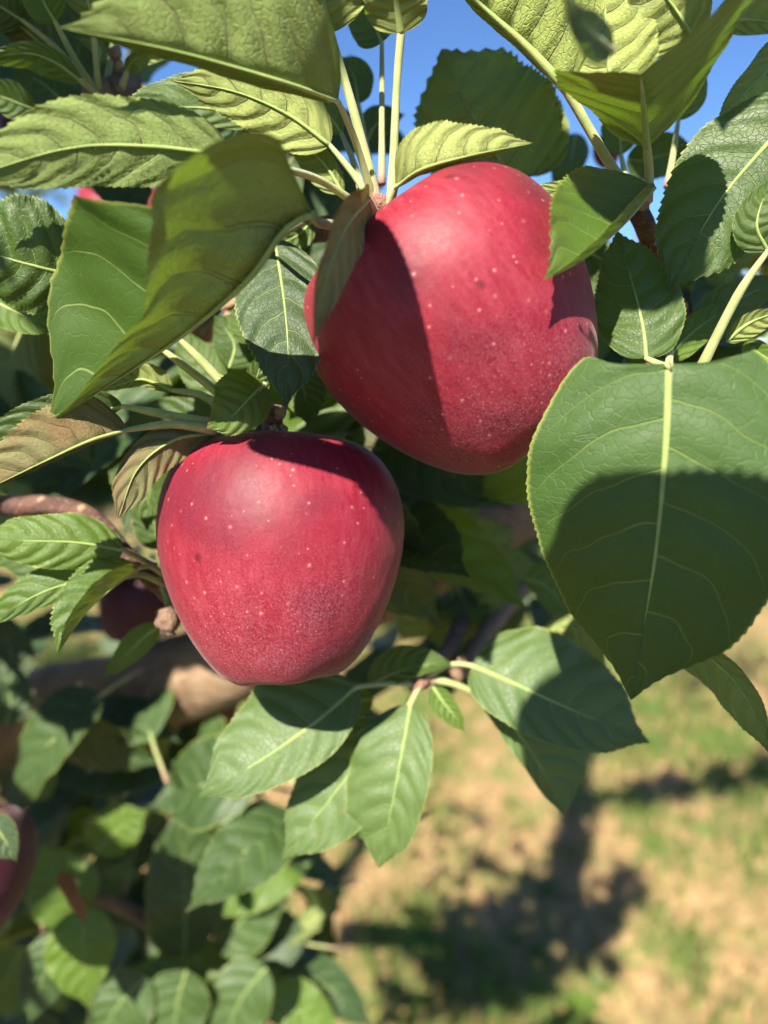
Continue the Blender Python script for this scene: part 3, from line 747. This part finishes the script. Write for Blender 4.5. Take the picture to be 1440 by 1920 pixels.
leaf([(1440, 650, .21), (1410, 655, .21), (1470, 690, .20), (1500, 720, .20)], (20, 20), (0, 0), (0, 0), False, None, 'leaf_fresh')
# --- spur of the lower apple
S2 = (500, 790, .213)
leaf([(300, 652, .205), (270, 600, .20), (240, 560, .2), (200, 500, .2)], (40, 40), (0, 0), (0, 0), False, [(440, 762, .209), (370, 705, .206)], pr=.0013)
leaf([(330, 630, .205), (300, 590, .20), (280, 540, .2), (260, 480, .2)], (40, 40), (0, 0), (0, 0), False, [(445, 752, .211), (390, 690, .208)], pr=.0013)
leaf([(322, 732, .214), (290, 718, .213), (255, 712, .213), (190, 735, .214)], (16, 34), (-30, 15), (0, 0), True, [(425, 768, .212), (375, 740, .213)], 'leaf_fresh', pr=.0012)
leaf([(497, 722, .205), (470, 745, .198), (435, 780, .194), (388, 803, .195)], (46, 62), (10, -20), (-30, 35), False, [S2], 'leaf_fresh', sh=(.4, .6), tooth=.05)
leaf([(470, 760, .210), (480, 715, .206), (490, 680, .204), (502, 650, .203)], (24, 26), (15, -10), (0, 0), False, None, 'leaf_fresh', tooth=.08)
leaf([(240, 806, .196), (170, 826, .188), (90, 862, .183), (-40, 925, .18)], (12, 92), (-40, -6), (0, -12), True, [(405, 806, .206), (320, 796, .203)], 'leaf_blush', sh=(.42, .7), pr=.0012, tooth=.06)
leaf([(230, 762, .205), (150, 780, .198), (60, 800, .195), (-60, 850, .194)], (20, 50), (-30, 10), (0, 0), False, [(400, 795, .208), (300, 775, .206)], 'leaf', pr=.0013)
leaf([(402, 812, .210), (325, 826, .203), (258, 880, .198), (222, 972, .196)], (44, 40), (-20, -24), (10, -10), True, None, 'leaf_blush', sh=(.45, .5))
leaf([(560, 690, .235), (570, 730, .232), (575, 760, .23), (578, 800, .23)], (42, 44), (0, 10), (0, 0), False, None)
leaf([(430, 690, .240), (440, 650, .241), (425, 620, .242), (400, 590, .243)], (40, 44), (0, 10), (0, 0), False, None)
leaf([(470, 720, .245), (400, 700, .246), (360, 660, .247), (345, 610, .248)], (50, 50), (0, 0), (0, 0), False, None)
leaf([(480, 640, .232), (465, 610, .234), (455, 590, .236), (450, 565, .238)], (36, 36), (0, 0), (0, 0), False, None)
leaf([(460, 800, .235), (380, 790, .24), (300, 780, .245), (220, 800, .25)], (40, 40), (0, 0), (0, 0), False, None)
leaf([(340, 840, .235), (300, 870, .238), (280, 930, .24), (275, 1000, .24)], (38, 38), (0, 0), (0, 0), False, None)
leaf([(640, 745, .25), (600, 740, .25), (570, 755, .25), (540, 790, .25)], (30, 32), (0, 0), (0, 0), False, None, 'leaf_fresh')
# --- left edge, below
leaf([(232, 1032, .222), (150, 1018, .216), (60, 1014, .212), (-40, 1010, .21)], (54, 56), (-8, -4), (-14, -20), False, [(290, 1060, .24)], 'leaf_fresh', teeth=24, tooth=.03, sh=(.5, .62))
leaf([(225, 1085, .228), (150, 1090, .222), (70, 1115, .218), (-40, 1180, .216)], (30, 50), (-10, -6), (0, -20), False, [(310, 1095, .245), (265, 1078, .238)], 'leaf_fresh', tooth=.06)
leaf([(262, 1065, .226), (215, 1098, .218), (160, 1150, .212), (108, 1226, .207)], (38, 66), (128, -4), (10, -8), False, [(310, 1080, .245), (285, 1062, .235)], 'leaf_fresh', sh=(.5, .72), tooth=.07)
leaf([(302, 1172, .262), (270, 1195, .262), (235, 1230, .262), (194, 1274, .262)], (24, 26), (0, 10), (0, 0), False, None, 'leaf_fresh')
leaf([(300, 1030, .25), (290, 980, .25), (280, 950, .25), (275, 910, .25)], (40, 40), (0, 0), (0, 0), False, None)
leaf([(120, 1080, .25), (60, 1060, .25), (20, 1045, .25), (-40, 1050, .25)], (30, 30), (0, 0), (0, 0), False, None)
# --- cluster under the lower apple
S3 = (785, 1282, .258)
leaf([(668, 1288, .252), (590, 1355, .245), (490, 1425, .240), (372, 1496, .238)], (66, 128), (16, -8), (0, -22), False, [(S3), (720, 1282, .256)], 'leaf_soft', teeth=26, tooth=.025, rib=.0010, sh=(.48, .75))
leaf([(742, 1358, .258), (680, 1420, .255), (610, 1510, .253), (527, 1614, .252)], (80, 84), (10, -8), (0, -14), False, [(778, 1296, .258)], 'leaf_soft', teeth=24, tooth=.025, sh=(.6, .85))
leaf([(770, 1322, .254), (752, 1420, .246), (735, 1510, .244), (710, 1628, .246)], (62, 104), (24, -6), (-20, -24), False, [(786, 1286, .258)], 'leaf_soft', teeth=24, tooth=.03, sh=(.5, .62))
leaf([(884, 1248, .254), (960, 1280, .248), (1070, 1330, .244), (1218, 1393, .242)], (132, 78), (-8, 14), (-22, 0), False, [(800, 1268, .26), (845, 1246, .257)], 'leaf_soft', teeth=26, tooth=.03, rib=.0010, sh=(.42, .72))
leaf([(902, 1305, .262), (960, 1360, .258), (1015, 1440, .256), (1060, 1532, .255)], (100, 30), (-4, -30), (-14, 60), False, [(805, 1272, .262), (855, 1284, .262)], 'leaf_soft', teeth=24, tooth=.03, pr=.0013, sh=(.5, .6))
leaf([(812, 1288, .260), (830, 1315, .258), (850, 1340, .257), (872, 1372, .256)], (20, 26), (0, 10), (0, 0), False, None, 'leaf_fresh')
leaf([(690, 1286, .262), (740, 1262, .258), (790, 1248, .256), (855, 1246, .256)], (48, 22), (-20, 20), (0, 0), False, None)
leaf([(700, 1310, .275), (640, 1320, .28), (600, 1350, .285), (560, 1400, .29)], (40, 40), (0, 0), (0, 0), False, None)
leaf([(1236, 1214, .225), (1330, 1235, .215), (1400, 1310, .208), (1448, 1420, .205)], (28, 52), (30, -14), (0, -20), True, [(1180, 1180, .25)], 'leaf', sh=(.6, .8))
leaf([(985, 1085, .30), (1025, 1100, .298), (1060, 1140, .297), (1100, 1185, .297)], (52, 30), (-5, 10), (0, 0), False, None)
leaf([(1010, 1200, .285), (1060, 1170, .28), (1100, 1190, .278), (1140, 1256, .278)], (24, 30), (-30, 10), (0, 0), True, None, 'leaf_fresh')
leaf([(1000, 1190, .290), (1050, 1205, .29), (1090, 1225, .29), (1130, 1265, .29)], (26, 30), (0, 0), (0, 0), False, None)
# --- dim cluster between the apples
K = (850, 1078, .37)
for (tx, ty, d, w) in [(770, 1000, .36, 44), (800, 930, .37, 40), (860, 930, .38, 44), (940, 1000, .36, 50), (980, 1060, .36, 40), (890, 1180, .35, 48), (840, 1200, .36, 50), (770, 1180, .36, 44), (930, 1130, .35, 44), (760, 1090, .36, 36)]:
    bx, by = K[0] + (tx - K[0]) * .35, K[1] + (ty - K[1]) * .35
    leaf([(bx, by, .37), ((bx + tx) / 2, (by + ty) / 2 - 6, d), (tx, ty, d), (tx + (tx - bx) * .35, ty + (ty - by) * .35, d + .004)], (w, w), (random.uniform(-20, 20), random.uniform(-20, 20)), (0, 0), random.random() < .5, [K], 'leaf', nt=60, ns=5, teeth=16)
# --- lower left, further back
for spec in [
    ([(180, 1600, .42), (205, 1570, .42), (235, 1545, .42), (278, 1520, .42)], (50, 46), (10, -10), False, 'leaf_fresh'),
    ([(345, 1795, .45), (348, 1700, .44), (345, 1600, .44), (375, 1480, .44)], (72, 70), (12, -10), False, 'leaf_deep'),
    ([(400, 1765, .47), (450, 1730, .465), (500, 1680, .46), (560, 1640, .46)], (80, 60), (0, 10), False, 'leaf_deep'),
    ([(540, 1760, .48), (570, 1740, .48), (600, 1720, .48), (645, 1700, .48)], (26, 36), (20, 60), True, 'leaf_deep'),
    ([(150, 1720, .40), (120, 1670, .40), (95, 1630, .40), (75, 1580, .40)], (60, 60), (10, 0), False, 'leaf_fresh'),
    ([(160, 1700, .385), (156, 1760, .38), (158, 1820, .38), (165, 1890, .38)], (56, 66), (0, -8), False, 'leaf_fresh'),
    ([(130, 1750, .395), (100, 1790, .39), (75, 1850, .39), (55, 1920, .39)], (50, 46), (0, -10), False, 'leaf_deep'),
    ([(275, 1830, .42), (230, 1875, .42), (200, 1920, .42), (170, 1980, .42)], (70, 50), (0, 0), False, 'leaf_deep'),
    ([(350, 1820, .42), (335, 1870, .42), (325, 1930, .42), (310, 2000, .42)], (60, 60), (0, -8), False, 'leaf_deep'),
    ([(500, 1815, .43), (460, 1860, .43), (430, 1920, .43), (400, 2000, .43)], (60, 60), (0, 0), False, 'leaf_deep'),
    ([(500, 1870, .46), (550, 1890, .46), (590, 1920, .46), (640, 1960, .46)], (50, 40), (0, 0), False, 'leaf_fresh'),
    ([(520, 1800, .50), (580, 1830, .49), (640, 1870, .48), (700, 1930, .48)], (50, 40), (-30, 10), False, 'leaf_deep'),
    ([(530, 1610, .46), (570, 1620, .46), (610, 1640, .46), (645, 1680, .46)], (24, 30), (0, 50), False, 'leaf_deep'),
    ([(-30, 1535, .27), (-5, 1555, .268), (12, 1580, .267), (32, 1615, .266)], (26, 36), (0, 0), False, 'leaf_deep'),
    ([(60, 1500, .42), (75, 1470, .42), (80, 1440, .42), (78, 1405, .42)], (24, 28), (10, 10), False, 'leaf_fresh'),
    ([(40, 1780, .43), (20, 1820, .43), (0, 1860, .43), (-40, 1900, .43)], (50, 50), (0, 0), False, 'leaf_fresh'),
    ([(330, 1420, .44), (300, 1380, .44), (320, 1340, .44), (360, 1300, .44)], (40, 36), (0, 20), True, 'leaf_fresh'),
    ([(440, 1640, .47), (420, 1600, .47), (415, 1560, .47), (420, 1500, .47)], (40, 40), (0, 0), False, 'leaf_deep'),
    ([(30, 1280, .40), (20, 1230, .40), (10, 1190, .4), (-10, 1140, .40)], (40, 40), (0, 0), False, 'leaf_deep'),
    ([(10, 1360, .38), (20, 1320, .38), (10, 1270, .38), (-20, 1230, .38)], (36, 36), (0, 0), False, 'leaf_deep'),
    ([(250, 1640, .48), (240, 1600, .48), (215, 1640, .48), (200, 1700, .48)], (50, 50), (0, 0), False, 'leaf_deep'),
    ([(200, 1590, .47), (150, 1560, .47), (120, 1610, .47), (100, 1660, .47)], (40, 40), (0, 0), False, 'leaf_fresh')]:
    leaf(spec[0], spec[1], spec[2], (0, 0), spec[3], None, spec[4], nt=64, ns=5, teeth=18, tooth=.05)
leaf([(116, 1636, .350), (134, 1668, .345), (150, 1700, .342), (164, 1738, .340)], (26, 28), (30, 25), (70, 60), False, None, 'dry_leaf', name='withered_leaf', label='curled orange brown withered leaf', nt=50, ns=5, teeth=14)
# --- unseen blades added between the sun and the picture to throw hard-edged shade
def toward_sun(px, py, d, t):
    return P(px, py, d) + SUN * t
def shade_leaf(p0, p1, d, t, wl, wr, flat=(0, 0)):
    a = toward_sun(*p0, d, t); b = toward_sun(*p1, d, t)
    m = (a + b) / 2
    v, f, uv, cc, N = leaf_data([a, a * .67 + b * .33 , a * .33 + b * .67, b], wl, wr, flat[0], flat[1], seed=len(TREE.children), view=SUN, sh=(.45, .7))
    o = mesh_obj('leaf', v - a, f, M['leaf'], TREE, uv)
    o.location = tuple(a - TB)
    tube('midrib', list(cc[::8] - a), [.0009, .0003], M['midrib'], o, n=20, seg=6)
    return o
shade_leaf((890, 1208), (1720, 1112), .163, .27, .029, .036)
shade_leaf((760, 300), (1080, 150), .231, .27, .020, .022)
shade_leaf((1010, 1280), (1540, 1180), .163, .29, .030, .030)
shade_leaf((1130, 1180), (1180, 1560), .243, .33, .028, .016)
shade_leaf((1180, 340), (1330, 470), .19, .20, .018, .018)
shade_leaf((1100, 410), (1240, 560), .20, .22, .012, .012)
shade_leaf((668, 385), (820, 965), .172, .125, .0085, .0235)
shade_leaf((455, 815), (800, 850), .195, .135, .0065, .0065)

# ---------------------------------------------------------------- fill: more leaves of the same tree further in
VARS = []
for k in range(12):
    rg = np.random.default_rng(300 + k)
    L = 0.075
    bend = rg.uniform(-0.35, 0.1)
    ctl = [(0, 0, 0), (L * .33, 0, L * .04), (L * .68, L * rg.uniform(-.05, .05), L * .3 * bend), (L, L * rg.uniform(-.12, .12), L * bend)]
    v, f, uv, cc, N = leaf_data(ctl, L * rg.uniform(.24, .32), L * rg.uniform(.24, .32), rg.uniform(5, 35), rg.uniform(5, 35), rg.uniform(-20, 10), rg.uniform(-20, 10),
                                nt=40, ns=4, teeth=13, tooth=.06, seed=k, view=(0.0, 0.0, 1.0), quilt=.02)
    pv, pf, puv = tube_data([(-.024, 0, -.008), (-.010, 0, -.003), (0, 0, 0), (L * .5, 0, L * .02)], [.0011, .0009, .0009, .0004], n=8, seg=5)
    nv = len(v)
    vv = list(v) + list(pv); ff = f + [tuple(i + nv for i in q) for q in pf]
    me = bpy.data.meshes.new('leaf_blade')
    me.from_pydata([tuple(map(float, q)) for q in vv], [], ff)
    ul = me.uv_layers.new(name='UVMap')
    alluv = np.vstack([uv, np.asarray(puv)])
    li = np.empty(len(me.loops), dtype=np.int32); me.loops.foreach_get('vertex_index', li)
    ul.data.foreach_set('uv', alluv.astype(np.float32)[li].ravel())
    me.polygons.foreach_set('use_smooth', [True] * len(me.polygons))
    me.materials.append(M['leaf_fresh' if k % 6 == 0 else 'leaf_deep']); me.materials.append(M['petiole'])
    mi = np.zeros(len(me.polygons), dtype=np.int32); mi[len(f):] = 1
    me.polygons.foreach_set('material_index', mi)
    me.update()
    VARS.append(me)

def rand_rot(rg, face=None):
    """Blade direction droops outward; its upper face looks up and to the light."""
    az = rg.uniform(0, 2 * math.pi)
    x = np.array((math.cos(az), math.sin(az), rg.uniform(-0.9, 0.35)))
    up = np.array((-0.25, -0.55, 0.8)) + rg.normal(size=3) * 0.45
    x = nrm(x - nrm(up) * np.dot(x, nrm(up)) * 0.7)
    y = nrm(np.cross(up, x)); z = np.cross(x, y)
    return Matrix(((x[0], y[0], z[0]), (x[1], y[1], z[1]), (x[2], y[2], z[2])))

def scatter(n, box, seed, smin=0.8, smax=1.15):
    rg = np.random.default_rng(seed)
    for k in range(n):
        px = rg.uniform(box[0], box[1]); py = rg.uniform(box[2], box[3]); d = rg.uniform(box[4], box[5])
        o = bpy.data.objects.new('leaf', VARS[rg.integers(len(VARS))])
        R = rand_rot(rg).to_4x4()
        s = rg.uniform(smin, smax)
        o.matrix_local = Matrix.Translation(Vector(P(px, py, d) - TB)) @ R @ Matrix.Scale(s, 4)
        link(o, TREE)
scatter(24, (-60, 400, 1280, 1940, .50, .72), 1)
scatter(22, (-60, 340, 1380, 1940, .44, .52), 2)
scatter(22, (-60, 460, 560, 1250, .36, .62), 3)
scatter(9, (400, 620, 1330, 1640, .36, .48), 23)
scatter(9, (560, 1020, 900, 1260, .46, .64), 4)
scatter(10, (-60, 420, -60, 420, .33, .50), 5)
scatter(9, (600, 740, 830, 1010, .285, .32), 15)  # mostly hidden leaves added to shade the dim cluster
scatter(9, (400, 660, 130, 400, .26, .34), 31)
scatter(8, (180, 420, 60, 300, .28, .36), 32)
scatter(10, (-40, 420, 1400, 1900, .48, .56), 33)
scatter(10, (440, 620, 1480, 1900, .46, .54), 34)
scatter(4, (-20, 300, 1300, 1400, .38, .42), 43)
scatter(6, (-60, 110, 560, 740, .28, .38), 35)
scatter(5, (570, 690, 760, 850, .262, .29), 19)
scatter(6, (1080, 1230, 520, 800, .26, .32), 16)
scatter(8, (1150, 1460, 420, 640, .30, .45), 6)
scatter(8, (330, 520, 420, 700, .28, .36), 7)

def foliage(n, gen, seed, name='foliage', parent=None, origin=TB, label=None, size=0.075):
    """Many simple creased leaves in one mesh."""
    rg = np.random.default_rng(seed)
    vs, fs, uv = [], [], []
    for k in range(n):
        p = gen(rg)
        R = np.array(rand_rot(rg)); L = size * rg.uniform(.75, 1.2)
        loc = np.array([(0, 0, 0), (.3, .24, .05), (.3, 0, 0), (.3, -.24, .05), (.68, .22, .0), (.68, 0, -.05), (.68, -.22, .0), (1, 0, -.16)]) * L
        b = len(vs)
        vs.extend((loc @ R.T) + p - origin)
        uv.extend([(0, .5), (.3, .95), (.3, .5), (.3, .05), (.68, .95), (.68, .5), (.68, .05), (1, .5)])
        fs.extend([(b, b + 2, b + 1), (b, b + 3, b + 2), (b + 1, b + 2, b + 5, b + 4), (b + 2, b + 3, b + 6, b + 5), (b + 4, b + 5, b + 7), (b + 5, b + 6, b + 7)])
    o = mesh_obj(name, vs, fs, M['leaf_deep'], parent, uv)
    return o
CLEAR = [(P(140, 1690, .345), .03), (P(250, 60, .16), .05), (P(1100, 60, .19), .05), (P(470, 330, .155), .05), (P(200, 280, .145), .07), (P(1200, 120, .15), .06), (P(450, 60, .165), .06), (P(60, 60, .22), .05), (P(530, 1040, .20), .062), (P(860, 610, .18), .062), (P(300, 500, .16), .085), (P(300, 150, .19), .075), (P(560, 1420, .25), .060), (P(720, 1480, .25), .045),
         (P(1150, 200, .19), .075), (P(120, 1050, .215), .050), (P(980, 1310, .25), .050), (P(1020, 1440, .25), .045), (P(1240, 780, .17), .050), (P(700, 150, .19), .06), (P(1020, 440, .18), .04),
         (P(100, 850, .19), .045), (P(420, 770, .2), .03), (P(1390, 330, .19), .035), (P(1210, 620, .195), .018), (P(160, 1840, .38), .045), (P(370, 1680, .44), .05), (P(210, 1560, .42), .04), (P(110, 1640, .4), .04), (P(480, 1690, .46), .045)]
def clear_of_light(p):
    for q, rad in CLEAR:
        v = p - q; tt = v @ SUN
        if tt > 0 and np.linalg.norm(v - SUN * tt) < rad: return False
    return True
def out_of_frame(p):
    r = p - CAM
    d = r @ FWD
    return not (d > 0.0 and abs(r @ RGT) < d * 0.62 + .03 and abs(r @ UPV) < d * 0.80 + .03)
ZONES = [((-60, 360, 1150, 1940), (.45, .75), 20), ((700, 1040, 880, 1260), (.33, .55), 12), ((-60, 420, 480, 950), (.25, .6), 4), ((1120, 1440, 400, 640), (.23, .4), 3), ((60, 320, 100, 240), (.24, .4), 1)]
# unseen leaves added above and below to cast a dark band on the straw
BAND = [(1085, 1420, 20, .0, 8), (1085, 1500, 22, .0, 9), (1070, 1590, 26, .0, 9), (1040, 1660, 34, .0, 6), (1075, 1730, 34, 1, 8), (1070, 1820, 38, 1, 8), (1060, 1900, 40, 1, 8), (1170, 1650, 30, 0, 3),
        (1200, 1480, 26, .0, 5), (1270, 1475, 26, .0, 6), (1350, 1460, 26, .0, 6), (1430, 1440, 26, .0, 6), (1300, 1270, 50, .0, 6), (1400, 1240, 50, .0, 6)]
def band_shade_leaf(rg):
    w = np.array([b[4] for b in BAND], float)
    for _ in range(400):
        b = BAND[rg.choice(len(BAND), p=w / w.sum())]
        g = G(b[0] + rg.normal() * b[2] * .6, b[1] + rg.normal() * b[2] * .6)
        z = rg.uniform(.9, 1.8) if b[3] else rg.uniform(2.85, 3.6)
        p = g + SUN * (z / SUN[2])
        if out_of_frame(p) and clear_of_light(p): return p
    return np.array((-1.2, .9, 2.6))
def shade_stem(name, pts, radii, seed):  # unseen limbs added overhead, shaped to cast the band and its side bar
    w = [G(x, y) + SUN * (z / SUN[2]) - TB for x, y, z in pts]
    return tube(name, w, radii, M['bark'], TREE, n=24, seg=12, knob=.08, seed=seed)
shade_stem('limb', [(1098, 1330, 3.5), (1092, 1420, 3.3), (1078, 1530, 3.15), (1070, 1600, 3.05), (1068, 1670, 3.0)], [.035, .050, .058, .064, .060], 91)
shade_stem('limb', [(1082, 1500, 3.15), (1200, 1488, 3.2), (1330, 1470, 3.25), (1500, 1430, 3.3)], [.040, .036, .032, .024], 93)
def sun_shade_leaf(rg):  # unseen leaves added towards the sun to darken the background
    for _ in range(60):
        z = ZONES[rg.choice(len(ZONES), p=ZW)]
        q = P(rg.uniform(z[0][0], z[0][1]), rg.uniform(z[0][2], z[0][3]), rg.uniform(*z[1]))
        p = q + SUN * rg.uniform(.2, .8)
        if out_of_frame(p) and clear_of_light(p) and np.linalg.norm(p - CAM) > .09: return p
    return np.array((-1.2, .9, 2.6)) + rg.normal(size=3) * .2
ZW = np.array([z[2] for z in ZONES], float); ZW /= ZW.sum()
def inner_fill(rg):
    z = [(-80, 300, 1250, 1960, .68, 1.0), (-80, 300, 450, 1250, .75, 1.1), (700, 1060, 880, 1240, .44, .56)][rg.choice(3, p=(.75, .15, .10))]
    return P(rg.uniform(z[0], z[1]), rg.uniform(z[2], z[3]), rg.uniform(z[4], z[5]))
f = foliage(190, inner_fill, 18, parent=TREE, size=.08)
f['kind'] = 'stuff'
f = foliage(520, sun_shade_leaf, 8, parent=TREE, size=.07)
f['kind'] = 'stuff'
f = foliage(850, band_shade_leaf, 28, parent=TREE, size=.08)
f['kind'] = 'stuff'

# ---------------------------------------------------------------- apples
PROF = [(0.0, .60), (.06, .61), (.14, .68), (.26, .82), (.40, .925), (.54, .955), (.70, .91), (.85, .775), (.955, .55), (1.0, .28), (.982, .0), (.908, -.30), (.785, -.60), (.635, -.84), (.49, -.98), (.375, -1.03), (.26, -1.01), (.17, -.95), (.09, -.90), (0.0, -.88)]
def apple_mesh(R, lobes=0.03, taper=0.0, skew=(0.0, 0.0), seed=0, nl=90, nm=96, hz=1.0):
    pr = spline([(r, 0, z) for r, z in PROF], nl)
    rg = np.random.default_rng(seed)
    ph = rg.uniform(0, 6.28, 4)
    an = np.linspace(0, 2 * math.pi, nm, endpoint=False)
    vs = []
    for i in range(nl):
        r, z = max(pr[i, 0], 0.0), pr[i, 2]
        low = np.clip((0.5 - z) / 1.5, 0, 1); hi = np.clip((z - 0.3) / 0.6, 0, 1)
        r *= 1 - taper * low ** 1.5
        k = 1 + lobes * low ** 1.5 * np.cos(5 * an + ph[0]) + lobes * 0.6 * hi * np.cos(5 * an + ph[1]) + 0.014 * np.cos(2 * an + ph[2]) + 0.010 * np.cos(3 * an + ph[3])
        zz = z * hz + (0.045 * hi - 0.05 * low * (r > .2)) * np.cos(an - ph[2]) * r + lobes * 0.9 * low ** 2 * np.cos(5 * an + ph[0]) * min(1, r * 1.6) * -0.8
        vs.append(np.stack([r * k * np.cos(an) + skew[0] * z * abs(z), r * k * np.sin(an) + skew[1] * z * abs(z), zz], 1))
    vs = np.vstack(vs) * R
    idx = np.arange(nl * nm).reshape(nl, nm); nx = np.roll(idx, -1, 1)
    q = np.stack([idx[:-1], idx[1:], nx[1:], nx[:-1]], -1).reshape(-1, 4).tolist()
    return vs, q

def apple(px, py, d, R, axis, label, mat='apple', stem_to=None, spin=0.0, group='red apples on the tree', **kw):
    """axis: direction of the stem end in (right, up, towards the viewer)."""
    c = P(px, py, d)
    r = empty('apple', c, label, 'apple', group)
    v, f = apple_mesh(R, **kw)
    z = nrm(RGT * axis[0] + UPV * axis[1] - FWD * axis[2])
    x = nrm(np.cross(UPV + 0.3 * RGT, z)); y = np.cross(z, x)
    Rm = Matrix(((x[0], y[0], z[0]), (x[1], y[1], z[1]), (x[2], y[2], z[2]))) @ Matrix.Rotation(spin, 3, 'Z')
    sk = mesh_obj('skin', v, f, M[mat], r)
    sk.rotation_euler = Rm.to_euler()
    zz = np.array(Rm) @ np.array((0, 0, 1))
    b = zz * R * 0.60
    e = (P(*stem_to) - c) if stem_to else zz * R * 1.25
    tube('stem', [b, (b * .6 + e * .4) + zz * R * .06, e], [.0015, .0013, .0018], M['spur'], r, n=12, seg=8)
    cz = -zz * R * 0.90
    vs, fs = [], []
    xx, yy = np.array(Rm) @ np.array((1, 0, 0)), np.array(Rm) @ np.array((0, 1, 0))
    for k in range(5):
        a = k * 2 * math.pi / 5
        rd = xx * math.cos(a) + yy * math.sin(a); sd2 = -xx * math.sin(a) + yy * math.cos(a)
        i = len(vs)
        vs += [cz + rd * R * .02 - sd2 * R * .05, cz + rd * R * .02 + sd2 * R * .05, cz + rd * R * .12 - zz * R * .03 + sd2 * R * .03, cz + rd * R * .12 - zz * R * .03 - sd2 * R * .03, cz + rd * R * .10 - zz * R * .10]
        fs += [(i, i + 1, i + 2, i + 3), (i + 3, i + 2, i + 4)]
    mesh_obj('calyx', vs, fs, M['spur'], r)
    return r
apple(532, 1044, .2255, .0388, (-0.06, 0.97, -0.12), 'lower of the two large red apples, sunlit, hanging above the small leaves', stem_to=(512, 790, .214), spin=0.6, seed=3, lobes=.018, hz=.95, taper=.055)
apple(862, 620, .2050, .0402, (-0.60, 0.78, 0.10), 'upper of the two large red apples, with a leaf shadow across its side', stem_to=(695, 418, .203), spin=1.9, seed=8, lobes=.014, hz=.945)
apple(-72, 1640, .300, .028, (0.1, 0.95, -0.2), 'purple apple coloured darker for shade, cut by the edge at the bottom left', 'apple_dark_shade', seed=4, nl=50, nm=56)
apple(44, 244, .262, .0085, (0.1, 0.95, -0.2), 'small dark apple against the sky in the top left corner', 'apple_dark_shade', seed=5, nl=40, nm=48)
apple(208, 402, .62, .030, (0.1, 0.95, -0.2), 'blurred red apple behind the large folded leaf', seed=6, nl=40, nm=48)
apple(282, 396, .72, .022, (0.1, 0.95, -0.2), 'smaller blurred red apple behind the serrated young leaf', seed=7, nl=40, nm=48)
apple(1138, 284, .32, .0065, (0.1, 0.95, -0.2), 'tiny red apple seen between the stalks in the upper right', seed=9, nl=30, nm=36)
apple(318, 884, .60, .030, (0.1, 0.95, -0.2), 'blurred pink red apple just left of the lower large apple', seed=10, nl=40, nm=48)
apple(262, 1130, .42, .024, (0.2, 0.9, -0.2), 'red apple with shade in its dark colour, behind the dead fruit stub', 'apple_dark_shade', seed=11, nl=40, nm=48)

# ---------------------------------------------------------------- other trees of the orchard
def orchard_tree(x, y, H, seed, label, crown_r=0.9, n=2200, lean=(0, 0), trunk_r=0.06, low=0.75, size=0.085, limbs=5):
    rg = np.random.default_rng(seed)
    r = empty('apple_tree', (x, y, 0), label, 'tree', 'orchard trees')
    top = np.array((lean[0], lean[1], H))
    tube('trunk', [(0, 0, -.05), top * .3 + np.array((.03, 0, 0)), top * .6 + np.array((-.02, .02, 0)), top], [trunk_r * 1.2, trunk_r, trunk_r * .8, trunk_r * .3], M['bark'], r, n=24, seg=12, knob=.05, seed=seed)
    ends = []
    for k in range(limbs):
        h = H * rg.uniform(.35, .8); an = k * 2.4 + rg.uniform(-.4, .4)
        b = top * (h / H); L = crown_r * rg.uniform(.7, 1.0)
        e = b + np.array((math.cos(an) * L, math.sin(an) * L, rg.uniform(.15, .5)))
        tube('limb', [b, b * .5 + e * .5 + np.array((0, 0, -.05)), e], [trunk_r * .5, trunk_r * .33, trunk_r * .1], M['bark'], r, n=12, seg=8, knob=.05, seed=seed + k)
        ends.append((b, e))
    def gen(g):
        while True:
            b, e = ends[g.integers(len(ends))]
            p = b + (e - b) * g.uniform(.2, 1.1) + g.normal(size=3) * crown_r * .24
            if p[2] > low: return p
    foliage(n, gen, seed, 'crown', r, origin=np.zeros(3), size=size)
    return r
orchard_tree(-2.3, 3.2, 3.70, 51, 'orchard tree whose grey trunk shows at the far left edge', 1.0)
orchard_tree(-0.9, 5.2, 3.70, 52, 'orchard tree seen through the gaps left of the lower apple', 1.1)
orchard_tree(0.5, 7.6, 3.60, 53, 'orchard tree behind the two large apples', 1.1)
orchard_tree(2.4, 7.0, 3.50, 54, 'orchard tree beyond the large heart shaped leaf', 1.0)
orchard_tree(4.6, 6.4, 3.50, 55, 'orchard tree behind the right edge', 1.0)
orchard_tree(-5.0, 7.5, 3.80, 56, 'far orchard tree behind the dark twig on the left', 1.2)

# unseen trees added behind and beside the viewer to block the low sky
for k, (x, y, lb) in enumerate([(-1.5, -2.2, 'unseen tree added to block low sky, behind the viewer towards the sun'), (0.4, -2.3, 'unseen tree added to block low sky, straight behind the viewer'), (2.3, -1.9, 'unseen tree added to block low sky, behind the viewer and away from the sun'),
                                (-3.1, 0.2, 'unseen tree added to block low sky, far left outside the picture'), (3.2, 0.1, 'unseen tree added to block low sky, far right outside the picture')]):
    orchard_tree(x, y, 3.0, 70 + k, lb, 1.05, 2600, low=.5, size=.12, limbs=8)
